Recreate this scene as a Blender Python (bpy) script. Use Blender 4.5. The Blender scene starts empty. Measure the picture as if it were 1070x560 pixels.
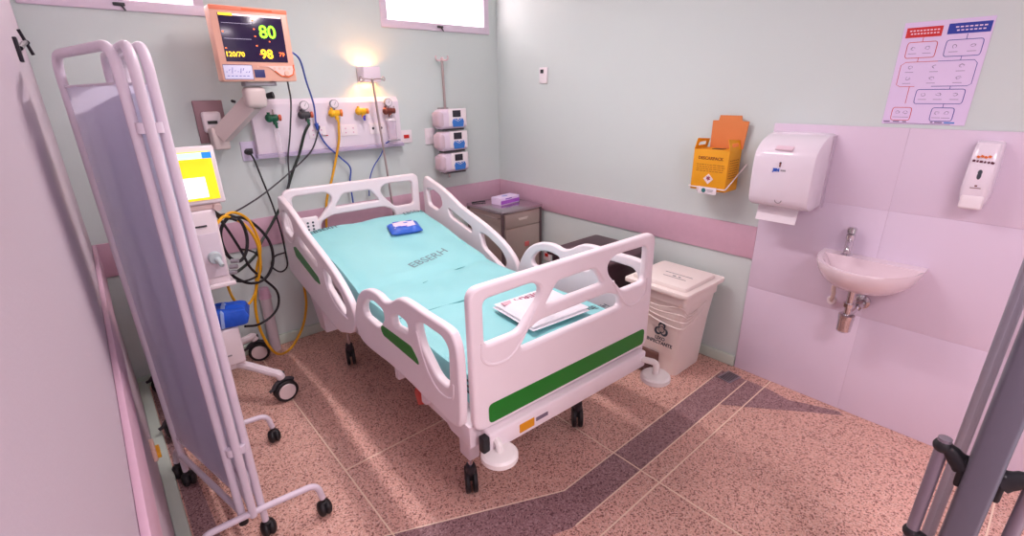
import bpy, bmesh, math, random
from mathutils import Vector, Matrix, Euler
random.seed(7)
PI = math.pi
scn = bpy.context.scene
COL = scn.collection

# ------------------------------------------------------------------ camera
cam_d = bpy.data.cameras.new('camera'); cam = bpy.data.objects.new('camera', cam_d); COL.objects.link(cam)
def cam_matrix(yaw, pitch, roll, loc):
    f = Vector((math.sin(yaw)*math.cos(pitch), math.cos(yaw)*math.cos(pitch), -math.sin(pitch)))
    r = f.cross(Vector((0,0,1))).normalized(); u = r.cross(f)
    r2 = math.cos(roll)*r + math.sin(roll)*u; u2 = -math.sin(roll)*r + math.cos(roll)*u
    m = Matrix((r2, u2, -f)).transposed().to_4x4(); m.translation = loc
    return m
cam.matrix_world = cam_matrix(0.712689, 0.354568, -0.0163917, Vector((-2.8458, -3.4425, 1.70)))
cam_d.sensor_width = 36; cam_d.lens = 36*501.11/1070; cam_d.clip_start = 0.02
scn.camera = cam

# ------------------------------------------------------------------ light and exposure
scn.view_settings.view_transform = 'Standard'; scn.view_settings.look = 'None'
scn.view_settings.gamma = 1; scn.view_settings.use_curve_mapping = False
scn.view_settings.exposure = 0.27
W = bpy.data.worlds.new('sky'); scn.world = W; W.use_nodes = True
bgn = W.node_tree.nodes['Background']; bgn.inputs[0].default_value = (1.0, .87, .94, 1); bgn.inputs[1].default_value = 1.2
def area(name, loc, rot, sx, sy, power, col):
    l = bpy.data.lights.new(name, 'AREA'); l.shape = 'RECTANGLE'; l.size = sx; l.size_y = sy; l.energy = power; l.color = col
    o = bpy.data.objects.new(name, l); COL.objects.link(o); o.location = loc; o.rotation_euler = rot
    return o
CEIL = 2.75
area('ceiling_tube_light', (-1.53, -1.55, CEIL-.115), (0,0,0), .10, 1.15, 25, (1.0,.89,.92))
area('added_fill_light', (-2.25, -4.45, CEIL-.06), (0,0,0), .55, 1.1, 42, (1.0,.86,.94))  # fill lamp added out of view to brighten the room and right wall
# daylight just outside each window, shining in
area('window_daylight', (-.61, .16, 2.45), (-PI/2,0,0), .95, .5, 14, (1.0,.95,.96))
area('window_daylight', (-2.45, .16, 2.42), (-PI/2,0,0), .55, .5, 9, (1.0,.95,.96))

# ------------------------------------------------------------------ materials
def lin(c):
    return tuple(((x/255)/12.92 if x/255 <= .04045 else (((x/255)+.055)/1.055)**2.4) for x in c)
MATS = {}
def mat(name, rgb, rough=.5, metal=0., spec=.5, coat=0., bump=None, noise=None, emit=None, emit_s=0., trans=0., alpha=1., sss=0., aniso=None):
    if name in MATS: return MATS[name]
    m = bpy.data.materials.new(name); m.use_nodes = True; nt = m.node_tree; b = nt.nodes['Principled BSDF']
    c = (*lin(rgb), 1)
    b.inputs['Base Color'].default_value = c; b.inputs['Roughness'].default_value = rough; b.inputs['Metallic'].default_value = metal
    b.inputs['Specular IOR Level'].default_value = spec; b.inputs['Coat Weight'].default_value = coat
    b.inputs['Transmission Weight'].default_value = trans; b.inputs['Alpha'].default_value = alpha
    if sss: b.inputs['Subsurface Weight'].default_value = sss; b.inputs['Subsurface Scale'].default_value = .02
    if emit: b.inputs['Emission Color'].default_value = (*lin(emit), 1); b.inputs['Emission Strength'].default_value = emit_s
    tc = nt.nodes.new('ShaderNodeTexCoord')
    nz = nt.nodes.new('ShaderNodeTexNoise'); nz.inputs['Scale'].default_value = (noise or (6, .03))[0]; nz.inputs['Detail'].default_value = 4
    nt.links.new(tc.outputs['Object'], nz.inputs['Vector'])
    mr = nt.nodes.new('ShaderNodeMapRange'); amp = (noise or (6, .03))[1]
    mr.inputs['To Min'].default_value = 1-amp; mr.inputs['To Max'].default_value = 1+amp; nt.links.new(nz.outputs[0], mr.inputs[0])
    mx = nt.nodes.new('ShaderNodeVectorMath'); mx.operation = 'SCALE'; mx.inputs[0].default_value = c[:3]
    nt.links.new(mr.outputs[0], mx.inputs['Scale']); nt.links.new(mx.outputs[0], b.inputs['Base Color'])
    if bump:
        n2 = nt.nodes.new('ShaderNodeTexNoise'); n2.inputs['Scale'].default_value = bump[0]; n2.inputs['Detail'].default_value = 3
        nt.links.new(tc.outputs['Object'], n2.inputs['Vector'])
        bp = nt.nodes.new('ShaderNodeBump'); bp.inputs['Strength'].default_value = bump[1]; bp.inputs['Distance'].default_value = .01
        nt.links.new(n2.outputs[0], bp.inputs['Height']); nt.links.new(bp.outputs[0], b.inputs['Normal'])
    MATS[name] = m
    return m
def terrazzo(name, base, dark, light, seam=None):
    m = bpy.data.materials.new(name); m.use_nodes = True; nt = m.node_tree; b = nt.nodes['Principled BSDF']; N = nt.nodes.new; Lk = nt.links.new
    tc = N('ShaderNodeTexCoord')
    v = N('ShaderNodeTexVoronoi'); v.inputs['Scale'].default_value = 170; Lk(tc.outputs['Object'], v.inputs['Vector'])
    r = N('ShaderNodeValToRGB'); e = r.color_ramp; e.interpolation = 'CONSTANT'
    e.elements[0].position = 0; e.elements[0].color = (*lin(dark), 1); e.elements[1].position = .15; e.elements[1].color = (*lin(base), 1)
    x = e.elements.new(.62); x.color = (*lin(light), 1); x = e.elements.new(.80); x.color = (*lin(base), 1)
    sep = N('ShaderNodeSeparateColor'); Lk(v.outputs['Color'], sep.inputs[0]); Lk(sep.outputs[0], r.inputs[0])
    v2 = N('ShaderNodeTexVoronoi'); v2.inputs['Scale'].default_value = 330; Lk(tc.outputs['Object'], v2.inputs['Vector'])
    s2 = N('ShaderNodeSeparateColor'); Lk(v2.outputs['Color'], s2.inputs[0])
    gt = N('ShaderNodeMath'); gt.operation = 'GREATER_THAN'; gt.inputs[1].default_value = .86; Lk(s2.outputs[1], gt.inputs[0])
    mm = N('ShaderNodeMath'); mm.operation = 'MULTIPLY'; mm.inputs[1].default_value = .7; Lk(gt.outputs[0], mm.inputs[0])
    mix = N('ShaderNodeMix'); mix.data_type = 'RGBA'; Lk(mm.outputs[0], mix.inputs['Factor']); Lk(r.outputs[0], mix.inputs['A']); mix.inputs['B'].default_value = (*lin(dark), 1)
    nz = N('ShaderNodeTexNoise'); nz.inputs['Scale'].default_value = 2.5; nz.inputs['Detail'].default_value = 4; Lk(tc.outputs['Object'], nz.inputs['Vector'])
    mr = N('ShaderNodeMapRange'); mr.inputs['To Min'].default_value = .80; mr.inputs['To Max'].default_value = 1.18; Lk(nz.outputs[0], mr.inputs[0])
    sc = N('ShaderNodeVectorMath'); sc.operation = 'SCALE'; Lk(mix.outputs['Result'], sc.inputs[0]); Lk(mr.outputs[0], sc.inputs['Scale'])
    Lk(sc.outputs[0], b.inputs['Base Color']); b.inputs['Roughness'].default_value = .42; b.inputs['Specular IOR Level'].default_value = .35
    return m
M_FLOOR = terrazzo('terrazzo', (222,174,158), (144,98,88), (232,194,180))
M_DARK = terrazzo('dark_terrazzo', (160,124,126), (108,76,80), (182,150,150))
M_WALL_SHADED = mat('shaded_wall_paint', (196,182,192), .7, spec=.25, noise=(1.2,.03), bump=(160,.05))  # same wall paint, with the left wall's pinkish shade put into the colour
M_WALL = mat('mint_paint', (208,219,216), .85, spec=.2, noise=(1.2,.03), bump=(160,.05))
M_TILE = mat('wall_tile', (224,208,226), .2, noise=(3,.02))
M_BAND = mat('pink_bumper', (208,170,188), .45, noise=(30,.05))
M_BASEB = mat('mint_skirting', (200,214,200), .45)
M_CEIL = mat('ceiling_white', (235,232,232), .8)
M_WHITE = mat('white_plastic', (238,228,232), .3)
M_BED = mat('bed_plastic', (240,228,232), .35, spec=.4)
M_BEDMET = mat('bed_enamel', (226,212,218), .4)
M_GREEN = mat('bed_green', (8,122,28), .4)
M_MATT = mat('mattress_cover', (146,214,216), .45, noise=(5,.03), bump=(9,.25))
M_MATT2 = mat('mattress_seam', (98,172,176), .5)
M_BLACK = mat('black_rubber', (26,24,28), .5)
M_DKGREY = mat('dark_grey_plastic', (58,54,60), .5)
M_GREY = mat('grey_plastic', (150,146,152), .5)
M_STEEL = mat('stainless_steel', (188,172,170), .32, metal=.9, noise=(14,.06))
M_CHROME = mat('chrome', (215,210,214), .14, metal=1.)
M_ALU = mat('grey_aluminium', (120,120,132), .42, metal=.55)
M_INK = mat('printed_ink', (58,66,76), .6)
M_FADED = mat('faded_ink', (120,148,154), .6)
M_RED = mat('red_plastic', (196,30,26), .4)
M_PINK = mat('pink_plastic', (226,150,170), .4)
M_BLUE = mat('blue_wrap', (46,100,205), .4, bump=(30,.3))
M_SCREENT = mat('screen_tube', (226,214,226), .35)
def cloth_mat():
    m = bpy.data.materials.new('screen_cloth'); m.use_nodes = True; nt = m.node_tree; b = nt.nodes['Principled BSDF']
    b.inputs['Base Color'].default_value = (*lin((228,232,250)), 1); b.inputs['Roughness'].default_value = .6
    tr = nt.nodes.new('ShaderNodeBsdfTranslucent'); tr.inputs[0].default_value = (*lin((250,246,250)), 1)
    mx = nt.nodes.new('ShaderNodeMixShader'); mx.inputs[0].default_value = .66
    nt.links.new(b.outputs[0], mx.inputs[1]); nt.links.new(tr.outputs[0], mx.inputs[2])
    nt.links.new(mx.outputs[0], nt.nodes['Material Output'].inputs[0])
    tc = nt.nodes.new('ShaderNodeTexCoord'); wv = nt.nodes.new('ShaderNodeTexNoise'); wv.inputs['Scale'].default_value = 5
    nt.links.new(tc.outputs['Object'], wv.inputs['Vector']); bp = nt.nodes.new('ShaderNodeBump'); bp.inputs['Strength'].default_value = .25; bp.inputs['Distance'].default_value = .02
    nt.links.new(wv.outputs[0], bp.inputs['Height']); nt.links.new(bp.outputs[0], b.inputs['Normal'])
    return m
M_CLOTH = cloth_mat()

# ------------------------------------------------------------------ helpers
def V(*a): return Vector(a)
def root_matrix(o):
    while o.parent: o = o.parent
    return Matrix.Translation(o.location) @ o.rotation_euler.to_matrix().to_4x4()
def thing(name, label, cat, loc=(0,0,0), rz=0, group=None):
    o = bpy.data.objects.new(name, None); COL.objects.link(o); o.empty_display_size = .05
    o.location = loc; o.rotation_euler = (0,0,rz); o['label'] = label; o['category'] = cat
    if group: o['group'] = group
    return o
def tag(o, label, cat, group=None):
    o['label'] = label; o['category'] = cat
    if group: o['group'] = group
    return o
def smooth_path(pts, n=6, closed=False):
    P = [Vector(p) for p in pts]; out = []; L = len(P)
    rng = range(L) if closed else range(L-1)
    for i in rng:
        p1, p2 = P[i], P[(i+1) % L]
        p0 = P[i-1] if (i > 0 or closed) else p1*2-p2
        p3 = P[(i+2) % L] if (i+2 < L or closed) else p2*2-p1
        for k in range(n):
            t = k/n
            out.append(.5*((2*p1)+(p2-p0)*t+(2*p0-5*p1+4*p2-p3)*t*t+(3*p1-p0-3*p2+p3)*t**3))
    if not closed: out.append(P[-1])
    return out
def round_corners(pts, r, n=5):
    """2-D or 3-D closed polygon with rounded corners"""
    P = [Vector(p) for p in pts]; out = []; L = len(P)
    for i in range(L):
        a, b, c = P[i-1], P[i], P[(i+1) % L]
        d1, d2 = (a-b), (c-b); q = min(r, d1.length*.48, d2.length*.48)
        s, e = b+d1.normalized()*q, b+d2.normalized()*q
        for k in range(n+1):
            t = k/n; out.append((1-t)**2*s+2*t*(1-t)*b+t*t*e)
    return out
def round_open(pts, r, n=6):
    P = [Vector(p) for p in pts]; out = [P[0]]
    for i in range(1, len(P)-1):
        a, b, c = P[i-1], P[i], P[i+1]; d1, d2 = a-b, c-b; q = min(r, d1.length*.49, d2.length*.49)
        s, e = b+d1.normalized()*q, b+d2.normalized()*q
        for k in range(n+1):
            t = k/n; out.append((1-t)**2*s+2*t*(1-t)*b+t*t*e)
    out.append(P[-1]); return out
class MB:
    def __init__(s): s.bm = bmesh.new()
    def box(s, c, d, rot=None, bev=0, taper=None):
        """centre c, full size d, taper = (sx, sy) scale of the bottom"""
        vs = []
        for z in (-.5,.5):
            for x, y in ((-.5,-.5),(.5,-.5),(.5,.5),(-.5,.5)):
                p = Vector((x*d[0], y*d[1], z*d[2]))
                if taper and z < 0: p.x *= taper[0]; p.y *= taper[1]
                vs.append(p)
        M = Matrix.Translation(c) @ (Euler(rot).to_matrix().to_4x4() if rot else Matrix())
        bv = [s.bm.verts.new(M @ v) for v in vs]
        fs = [s.bm.faces.new([bv[i] for i in f]) for f in ((3,2,1,0),(4,5,6,7),(0,1,5,4),(1,2,6,5),(2,3,7,6),(3,0,4,7))]
        if bev:
            ed = list({e for f in fs for e in f.edges})
            bmesh.ops.bevel(s.bm, geom=ed, offset=bev, segments=3, affect='EDGES', profile=.5)
        return s
    def span(s, a, b, bev=0):
        return s.box([(a[i]+b[i])/2 for i in range(3)], [abs(b[i]-a[i]) for i in range(3)], bev=bev)
    def cyl(s, p0, p1, r0, r1=None, seg=20, caps=True):
        p0, p1 = Vector(p0), Vector(p1); r1 = r0 if r1 is None else r1
        z = (p1-p0).normalized(); x = z.orthogonal().normalized(); y = z.cross(x)
        A = []; B = []
        for k in range(seg):
            a = 2*PI*k/seg; d = x*math.cos(a)+y*math.sin(a)
            A.append(s.bm.verts.new(p0+d*r0)); B.append(s.bm.verts.new(p1+d*r1))
        for k in range(seg):
            f = s.bm.faces.new((A[k], A[(k+1)%seg], B[(k+1)%seg], B[k])); f.smooth = True
        if caps: s.bm.faces.new(A[::-1]); s.bm.faces.new(B)
        return s
    def tube(s, pts, r, seg=10, closed=False, flat=1.0):
        P = [Vector(p) for p in pts]; n = len(P); rings = []; up = None
        for i, p in enumerate(P):
            a = P[i-1] if (i or closed) else p; b = P[(i+1)%n] if (i < n-1 or closed) else p
            t = (b-a).normalized()
            if up is None: up = t.orthogonal().normalized()
            up = (up-t*up.dot(t)); up = up.normalized() if up.length > 1e-6 else t.orthogonal().normalized()
            q = t.cross(up); rr = r[i] if isinstance(r, (list, tuple)) else r
            rings.append([s.bm.verts.new(p+(up*math.cos(2*PI*k/seg)+q*math.sin(2*PI*k/seg)*flat)*rr) for k in range(seg)])
        for i in range(n if closed else n-1):
            A, B = rings[i], rings[(i+1)%n]
            for k in range(seg):
                f = s.bm.faces.new((A[k], A[(k+1)%seg], B[(k+1)%seg], B[k])); f.smooth = True
        if not closed: s.bm.faces.new(rings[0][::-1]); s.bm.faces.new(rings[-1])
        return s
    def lathe(s, prof, c, axis=(0,0,1), seg=28):
        z = Vector(axis).normalized(); x = z.orthogonal().normalized(); y = z.cross(x); c = Vector(c); rings = []
        for r, h in prof:
            rings.append([s.bm.verts.new(c+z*h+(x*math.cos(2*PI*k/seg)+y*math.sin(2*PI*k/seg))*max(r,1e-4)) for k in range(seg)])
        for A, B in zip(rings, rings[1:]):
            for k in range(seg):
                f = s.bm.faces.new((A[k], A[(k+1)%seg], B[(k+1)%seg], B[k])); f.smooth = True
        s.bm.faces.new(rings[0][::-1]); s.bm.faces.new(rings[-1]); return s
    def ball(s, c, r, sc=(1,1,1), seg=16):
        M = Matrix.Translation(c) @ Matrix.Diagonal((sc[0]*r, sc[1]*r, sc[2]*r, 1))
        g = bmesh.ops.create_uvsphere(s.bm, u_segments=seg, v_segments=seg//2+2, radius=1, matrix=M)
        for v in g['verts']:
            for f in v.link_faces: f.smooth = True
        return s
    def prism(s, poly, axis, a, b, bev=0):
        """poly: 2-D outline in the other two axes (in order), extruded on axis from a to b"""
        def p3(p, v): q = list(p); q.insert(axis, v); return q
        A = [s.bm.verts.new(p3(p, a)) for p in poly]; B = [s.bm.verts.new(p3(p, b)) for p in poly]; n = len(poly)
        fs = [s.bm.faces.new(A[::-1]), s.bm.faces.new(B)]
        for k in range(n): fs.append(s.bm.faces.new((A[k], A[(k+1)%n], B[(k+1)%n], B[k])))
        bmesh.ops.recalc_face_normals(s.bm, faces=fs)
        if bev:
            ed = list({e for f in fs[:2] for e in f.edges})
            bmesh.ops.bevel(s.bm, geom=ed, offset=bev, segments=2, affect='EDGES', profile=.5)
        return s
    def quad(s, pts):
        s.bm.faces.new([s.bm.verts.new(p) for p in pts]); return s
    def build(s, name, m, parent=None, world=False, flat=False):
        bmesh.ops.recalc_face_normals(s.bm, faces=s.bm.faces)
        me = bpy.data.meshes.new(name); s.bm.to_mesh(me); s.bm.free()
        return link(name, me, m, parent, world)
def link(name, me, m, parent=None, world=False):
    if parent is not None and world: me.transform(root_matrix(parent).inverted())
    for x in (m if isinstance(m, (list, tuple)) else [m]): me.materials.append(x)
    try: me.set_sharp_from_angle(angle=math.radians(35))
    except Exception: pass
    o = bpy.data.objects.new(name, me); COL.objects.link(o)
    if parent is not None: o.parent = parent
    return o
def struct(o): o['kind'] = 'structure'; return o
def sheet(outline, holes, thick, bev, M):
    """flat plate with holes: 2-D outlines filled, extruded, bevelled; M maps (u, v, w) to place"""
    cu = bpy.data.curves.new('tmp', 'CURVE'); cu.dimensions = '2D'; cu.fill_mode = 'BOTH'
    cu.extrude = thick/2-bev; cu.bevel_depth = bev; cu.bevel_resolution = 2; cu.offset = -bev
    for poly in [outline]+list(holes):
        sp = cu.splines.new('POLY'); sp.points.add(len(poly)-1)
        for i, p in enumerate(poly): sp.points[i].co = (p[0], p[1], 0, 1)
        sp.use_cyclic_u = True
    o = bpy.data.objects.new('tmp', cu); COL.objects.link(o); bpy.context.view_layer.update()
    dg = bpy.context.evaluated_depsgraph_get(); me = bpy.data.meshes.new_from_object(o.evaluated_get(dg))
    bpy.data.objects.remove(o); me.materials.clear(); me.transform(M)
    return me
def text_mesh(s, size, thick, M, align='CENTER', sx=1.0, bold=0.0):
    cu = bpy.data.curves.new('tmp', 'FONT'); cu.body = s; cu.size = size; cu.extrude = thick/2; cu.align_x = align; cu.align_y = 'CENTER'; cu.offset = bold; cu.resolution_u = 3
    o = bpy.data.objects.new('tmp', cu); COL.objects.link(o); bpy.context.view_layer.update()
    dg = bpy.context.evaluated_depsgraph_get(); me = bpy.data.meshes.new_from_object(o.evaluated_get(dg)); bpy.data.objects.remove(o)
    me.materials.clear(); me.transform(M @ Matrix.Diagonal((sx,1,1,1)))
    return me
def frame3(o, u, v):
    u = Vector(u).normalized(); v = Vector(v).normalized(); w = u.cross(v)
    m = Matrix((u, v, w)).transposed().to_4x4(); m.translation = Vector(o); return m
def text(name, s, size, o, u, v, m, parent, world=False, thick=.0012, sx=1., bold=0.):
    return link(name, text_mesh(s, size, thick, frame3(o, u, v), sx=sx, bold=bold), m, parent, world)

# ------------------------------------------------------------------ the room
LW = -2.94; FRONT = -5.2
struct(MB().span((LW-.15, FRONT, -.12), (.15, .15, 0)).build('floor', M_FLOOR))
struct(MB().span((LW-.15, FRONT, CEIL), (.15, .15, CEIL+.12)).build('ceiling', M_CEIL))
struct(MB().span((0, FRONT, 0), (.15, .15, CEIL)).build('wall_right', M_WALL))
struct(MB().span((-1.7, FRONT-.15, 0), (.15, FRONT, CEIL)).build('added_blocker_wall', M_WALL))  # unseen wall piece added to dim the left wall and brighten the right
struct(MB().span((LW-.15, FRONT, 0), (LW, .15, CEIL)).build('wall_left', M_WALL_SHADED))
# back wall with two high window openings
w1 = (-2.90, -2.16, 2.14, 2.62); w2 = (-1.035, -.105, 2.155, 2.62)
mb = MB()
mb.span((LW, 0, 0), (0, .15, w1[2])).span((LW, 0, w1[2]), (w1[0], .15, CEIL)).span((w1[1], 0, w1[2]), (w2[0], .15, CEIL)).span((w2[1], 0, w1[2]), (0, .15, CEIL))
mb.span((w1[0], 0, w1[3]), (w1[1], .15, CEIL)).span((w2[0], 0, w2[3]), (w2[1], .15, CEIL)).span((w2[0], 0, w1[2]), (w2[1], .15, w2[2]))
struct(mb.build('wall_back', M_WALL))
M_FRAME = mat('window_frame', (222,206,222), .4)
def frosted():
    m = bpy.data.materials.new('frosted_glass'); m.use_nodes = True; nt = m.node_tree
    b = nt.nodes['Principled BSDF']; b.inputs['Base Color'].default_value = (.97,.88,.89,1); b.inputs['Roughness'].default_value = .7; b.inputs['Transmission Weight'].default_value = .0
    tr = nt.nodes.new('ShaderNodeBsdfTranslucent'); tr.inputs[0].default_value = (.98,.92,.93,1); mx = nt.nodes.new('ShaderNodeMixShader'); mx.inputs[0].default_value = .85
    nt.links.new(b.outputs[0], mx.inputs[1]); nt.links.new(tr.outputs[0], mx.inputs[2]); nt.links.new(mx.outputs[0], nt.nodes['Material Output'].inputs[0])
    tc = nt.nodes.new('ShaderNodeTexCoord'); n = nt.nodes.new('ShaderNodeTexVoronoi'); n.inputs['Scale'].default_value = 40
    nt.links.new(tc.outputs['Object'], n.inputs['Vector']); bp = nt.nodes.new('ShaderNodeBump'); bp.inputs['Strength'].default_value = .4
    nt.links.new(n.outputs[0], bp.inputs['Height']); nt.links.new(bp.outputs[0], b.inputs['Normal'])
    return m
M_FROST = frosted()
for i, w in enumerate((w1, w2)):
    t = bpy.data.objects.new('window_%d' % (i+1), None); COL.objects.link(t); t.location = ((w[0]+w[1])/2, 0, w[2]); struct(t)
    mb = MB(); d = .032; y0, y1 = -.012, .03
    mb.span((w[0]-.02, y0, w[2]-.02), (w[1]+.02, y1, w[2]+d), .004).span((w[0]-.02, y0, w[3]-d), (w[1]+.02, y1, w[3]+.02), .004)
    mb.span((w[0]-.0185, y0+.0015, w[2]-.018), (w[0]+d, y1-.0015, w[3]+.018), .004).span((w[1]-d, y0+.0015, w[2]-.018), (w[1]+.0185, y1-.0015, w[3]+.018), .004)
    mb.build('window_frame', M_FRAME, t, True)
    MB().span((w[0]+.02, .012, w[2]+.02), (w[1]-.02, .018, w[3]-.02)).build('pane', M_FROST, t, True)
    xm = (w[0]+w[1])/2
    mb = MB(); mb.box((xm, -.016, w[2]+.008), (.05,.012,.016), bev=.003); mb.cyl((xm+.008,-.018,w[2]+.006), (xm+.02,-.03,w[2]-.022), .006, .004)
    mb.build('latch', M_DKGREY, t, True)
# pink bumper rails
bz0, bz1 = .737, .933
struct(MB().prism([(LW, bz0), (LW, bz1), (0, bz1), (0, bz0)], 1, -.012, 0, .004).build('trim_1', M_BAND))
struct(MB().prism([(-2.345, bz0), (-2.345, bz1), (-.012, bz1), (-.012, bz0)], 0, -.012, 0, .004).build('trim_2', M_BAND))
M_LBAND = M_BAND
struct(MB().prism([(FRONT, bz0), (FRONT, bz1), (-.012, bz1), (-.012, bz0)], 0, LW, LW+.018, .005).build('trim_3', M_LBAND))
struct(MB().span((LW, -.02, 0), (0, 0, .075), .006).build('baseboard_back', M_BASEB))
struct(MB().span((-.02, -2.34, 0), (0, -.02, .075), .006).build('baseboard_right', M_BASEB))
struct(MB().span((LW, FRONT, 0), (LW+.05, -.02, .055), .006).build('baseboard_left', M_BASEB))
# tiled splash panel behind the basin
mb = MB(); ys = [-2.345, -2.93, -3.515, -4.1, -4.7]; zs = [0, .565, 1.13, 1.513]
for a, b in zip(ys, ys[1:]):
    for c, d in zip(zs, zs[1:]):
        mb.span((-.010, b+.0008, c+.0008), (0, a-.0008, d-.0008), .0012)
struct(mb.build('trim_4', M_TILE))
struct(MB().span((-.0088, -4.7, 0), (-.001, -2.3455, 1.5125)).build('trim_5', mat('tile_grout', (208,190,208), .8)))
# terrazzo: dark inlaid band, its tail by the basin, a darker strip along the left wall, metal joints
mb = MB()
mb.prism([(-.11,-2.315), (-1.58,-2.315), (-2.30,-1.985), (-2.85,-1.86), (-2.85,-2.10), (-2.30,-2.25), (-1.70,-2.47), (-.11,-2.47)], 2, -.01, .0006)
mb.prism([(-.105,-2.47),(-.465,-2.466),(-.384,-2.571),(-.279,-2.702),(-.183,-2.816),(-.094,-2.93),(-.062,-2.971),(-.034,-2.95),(-.092,-2.804),(-.13,-2.721),(-.105,-2.603)], 2, -.01, .0006)
mb.prism([(-2.885,-.03), (-2.845,-.03), (-2.80,-1.6), (-2.78,-2.6), (-2.885,-2.6)], 2, -.01, .0006)
struct(mb.build('trim_6', M_DARK))
M_JOINT = mat('brass_joint', (244,220,198), .45)
mb = MB()
for p, q in (((-1.68,-2.573),(-.01,-2.573)), ((-1.68,-2.472),(-.11,-2.472)), ((-1.22,-4.0),(-1.22,-.02)), ((-2.268,-4.0),(-2.268,-.02)), ((-2.268,-1.525),(-.02,-1.525)),
             ((-1.58,-2.313),(-.11,-2.313)), ((-2.30,-1.983),(-1.58,-2.313)), ((-2.268,-3.6),(-.01,-3.6))):
    a, b = Vector((*p,0)), Vector((*q,0)); d = (b-a).normalized(); n = Vector((-d.y, d.x, 0))*.0032
    mb.prism([(a+n).xy, (b+n).xy, (b-n).xy, (a-n).xy], 2, -.005, .0010)
struct(mb.build('trim_7', M_JOINT))

# ceiling batten and an added fill panel (above the frame)
t = thing('ceiling_light', 'long white fluorescent ceiling batten over the hospital bed', 'ceiling light', (-1.53,-1.55,CEIL))
MB().box((0,0,-.03), (.16,1.25,.06), bev=.01).build('housing', M_WHITE, t)
mt = mat('tube_glow', (255,240,240), .4, emit=(255,235,238), emit_s=3)
for s in (-1, 1): MB().cyl((s*.035,-.57,-.08), (s*.035,.57,-.08), .013).build('tube', mt, t)
t = thing('ceiling_light', 'added unseen ceiling fill panel behind the camera', 'ceiling light', (-2.25,-4.45,CEIL))  # body of the added fill lamp, not a known fixture of the room
MB().box((0,0,-.02), (.62,1.2,.04), bev=.006).build('housing', M_WHITE, t)

# ------------------------------------------------------------------ floor drain
t = thing('floor_drain', 'small square metal floor drain beside the white bin', 'drain', (-.152,-2.382,0), -.15)
sheet_me = sheet(round_corners([(-.06,-.045),(.06,-.045),(.06,.045),(-.06,.045)], .004), [[(x-.004,-.034),(x+.004,-.034),(x+.004,.034),(x-.004,.034)] for x in (-.045,-.03,-.015,0,.015,.03,.045)], .004, .0008, Matrix.Translation((0,0,.0028)))
link('grate', sheet_me, mat('drain_steel', (170,158,166), .4, metal=.7), t)
MB().box((0,0,.0012), (.112,.082,.001)).build('drain_well', M_BLACK, t)

# ------------------------------------------------------------------ hospital bed
BO = (-1.51, -1.235, 0); BR = -.035
bed = thing('hospital_bed', 'white plastic hospital bed with green stripes, raised side rails and swivel castors', 'bed', BO, BR)
def mir(P): return [(-x, z) for x, z in reversed(P)]
def endboard(name, dz, yc, facing, cx, hw):
    k = hw/.495
    out = round_corners([(-.495*k,.555),(.495*k,.555),(.495*k,1.112),(-.495*k,1.112)], .05)
    A = round_corners([(-.44*k,1.062),(-.22*k,1.066),(-.178*k,1.035),(-.19*k,.99),(-.285*k,.893),(-.44*k,.893)], .028)
    B = round_corners([(-.165*k,.958),(.165*k,.958),(.10*k,1.04),(-.10*k,1.04)], .02)
    Cc = round_corners([(-.285*k,.82),(.285*k,.82),(.27*k,.875),(.19*k,.908),(-.19*k,.908),(-.27*k,.875)], .025)
    M = Matrix(((1,0,0,cx),(0,0,-1,yc),(0,1,0,dz),(0,0,0,1)))
    b = link(name, sheet(out, [A, mir(A), B, Cc], .036, .011, M), M_BED, bed)
    yf = yc+facing*.017
    for s in (-1, 1):
        mb = MB()
        pts = smooth_path([(cx+s*x*k, yf, z+dz) for x, z in ((.452,.91),(.452,.85),(.42,.815),(.355,.805),(.305,.83),(.262,.885),(.215,.955))], 5)
        mb.tube(pts, .0065, 8); mb.build('moulding', M_BED, b)
    if facing < 0:
        g = round_corners([(-.435,.575),(.465,.575),(.465,.655),(-.435,.655)], .022)
        MB().prism([(x, z) for x, z in g], 1, yf-.003, yf+.002).build('green_stripe', M_GREEN, b)
    return b
fb = endboard('footboard', 0, -1.067, -1, 0, .495)
hb = endboard('headboard', .028, .96, 1, -.035, .475)
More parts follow.
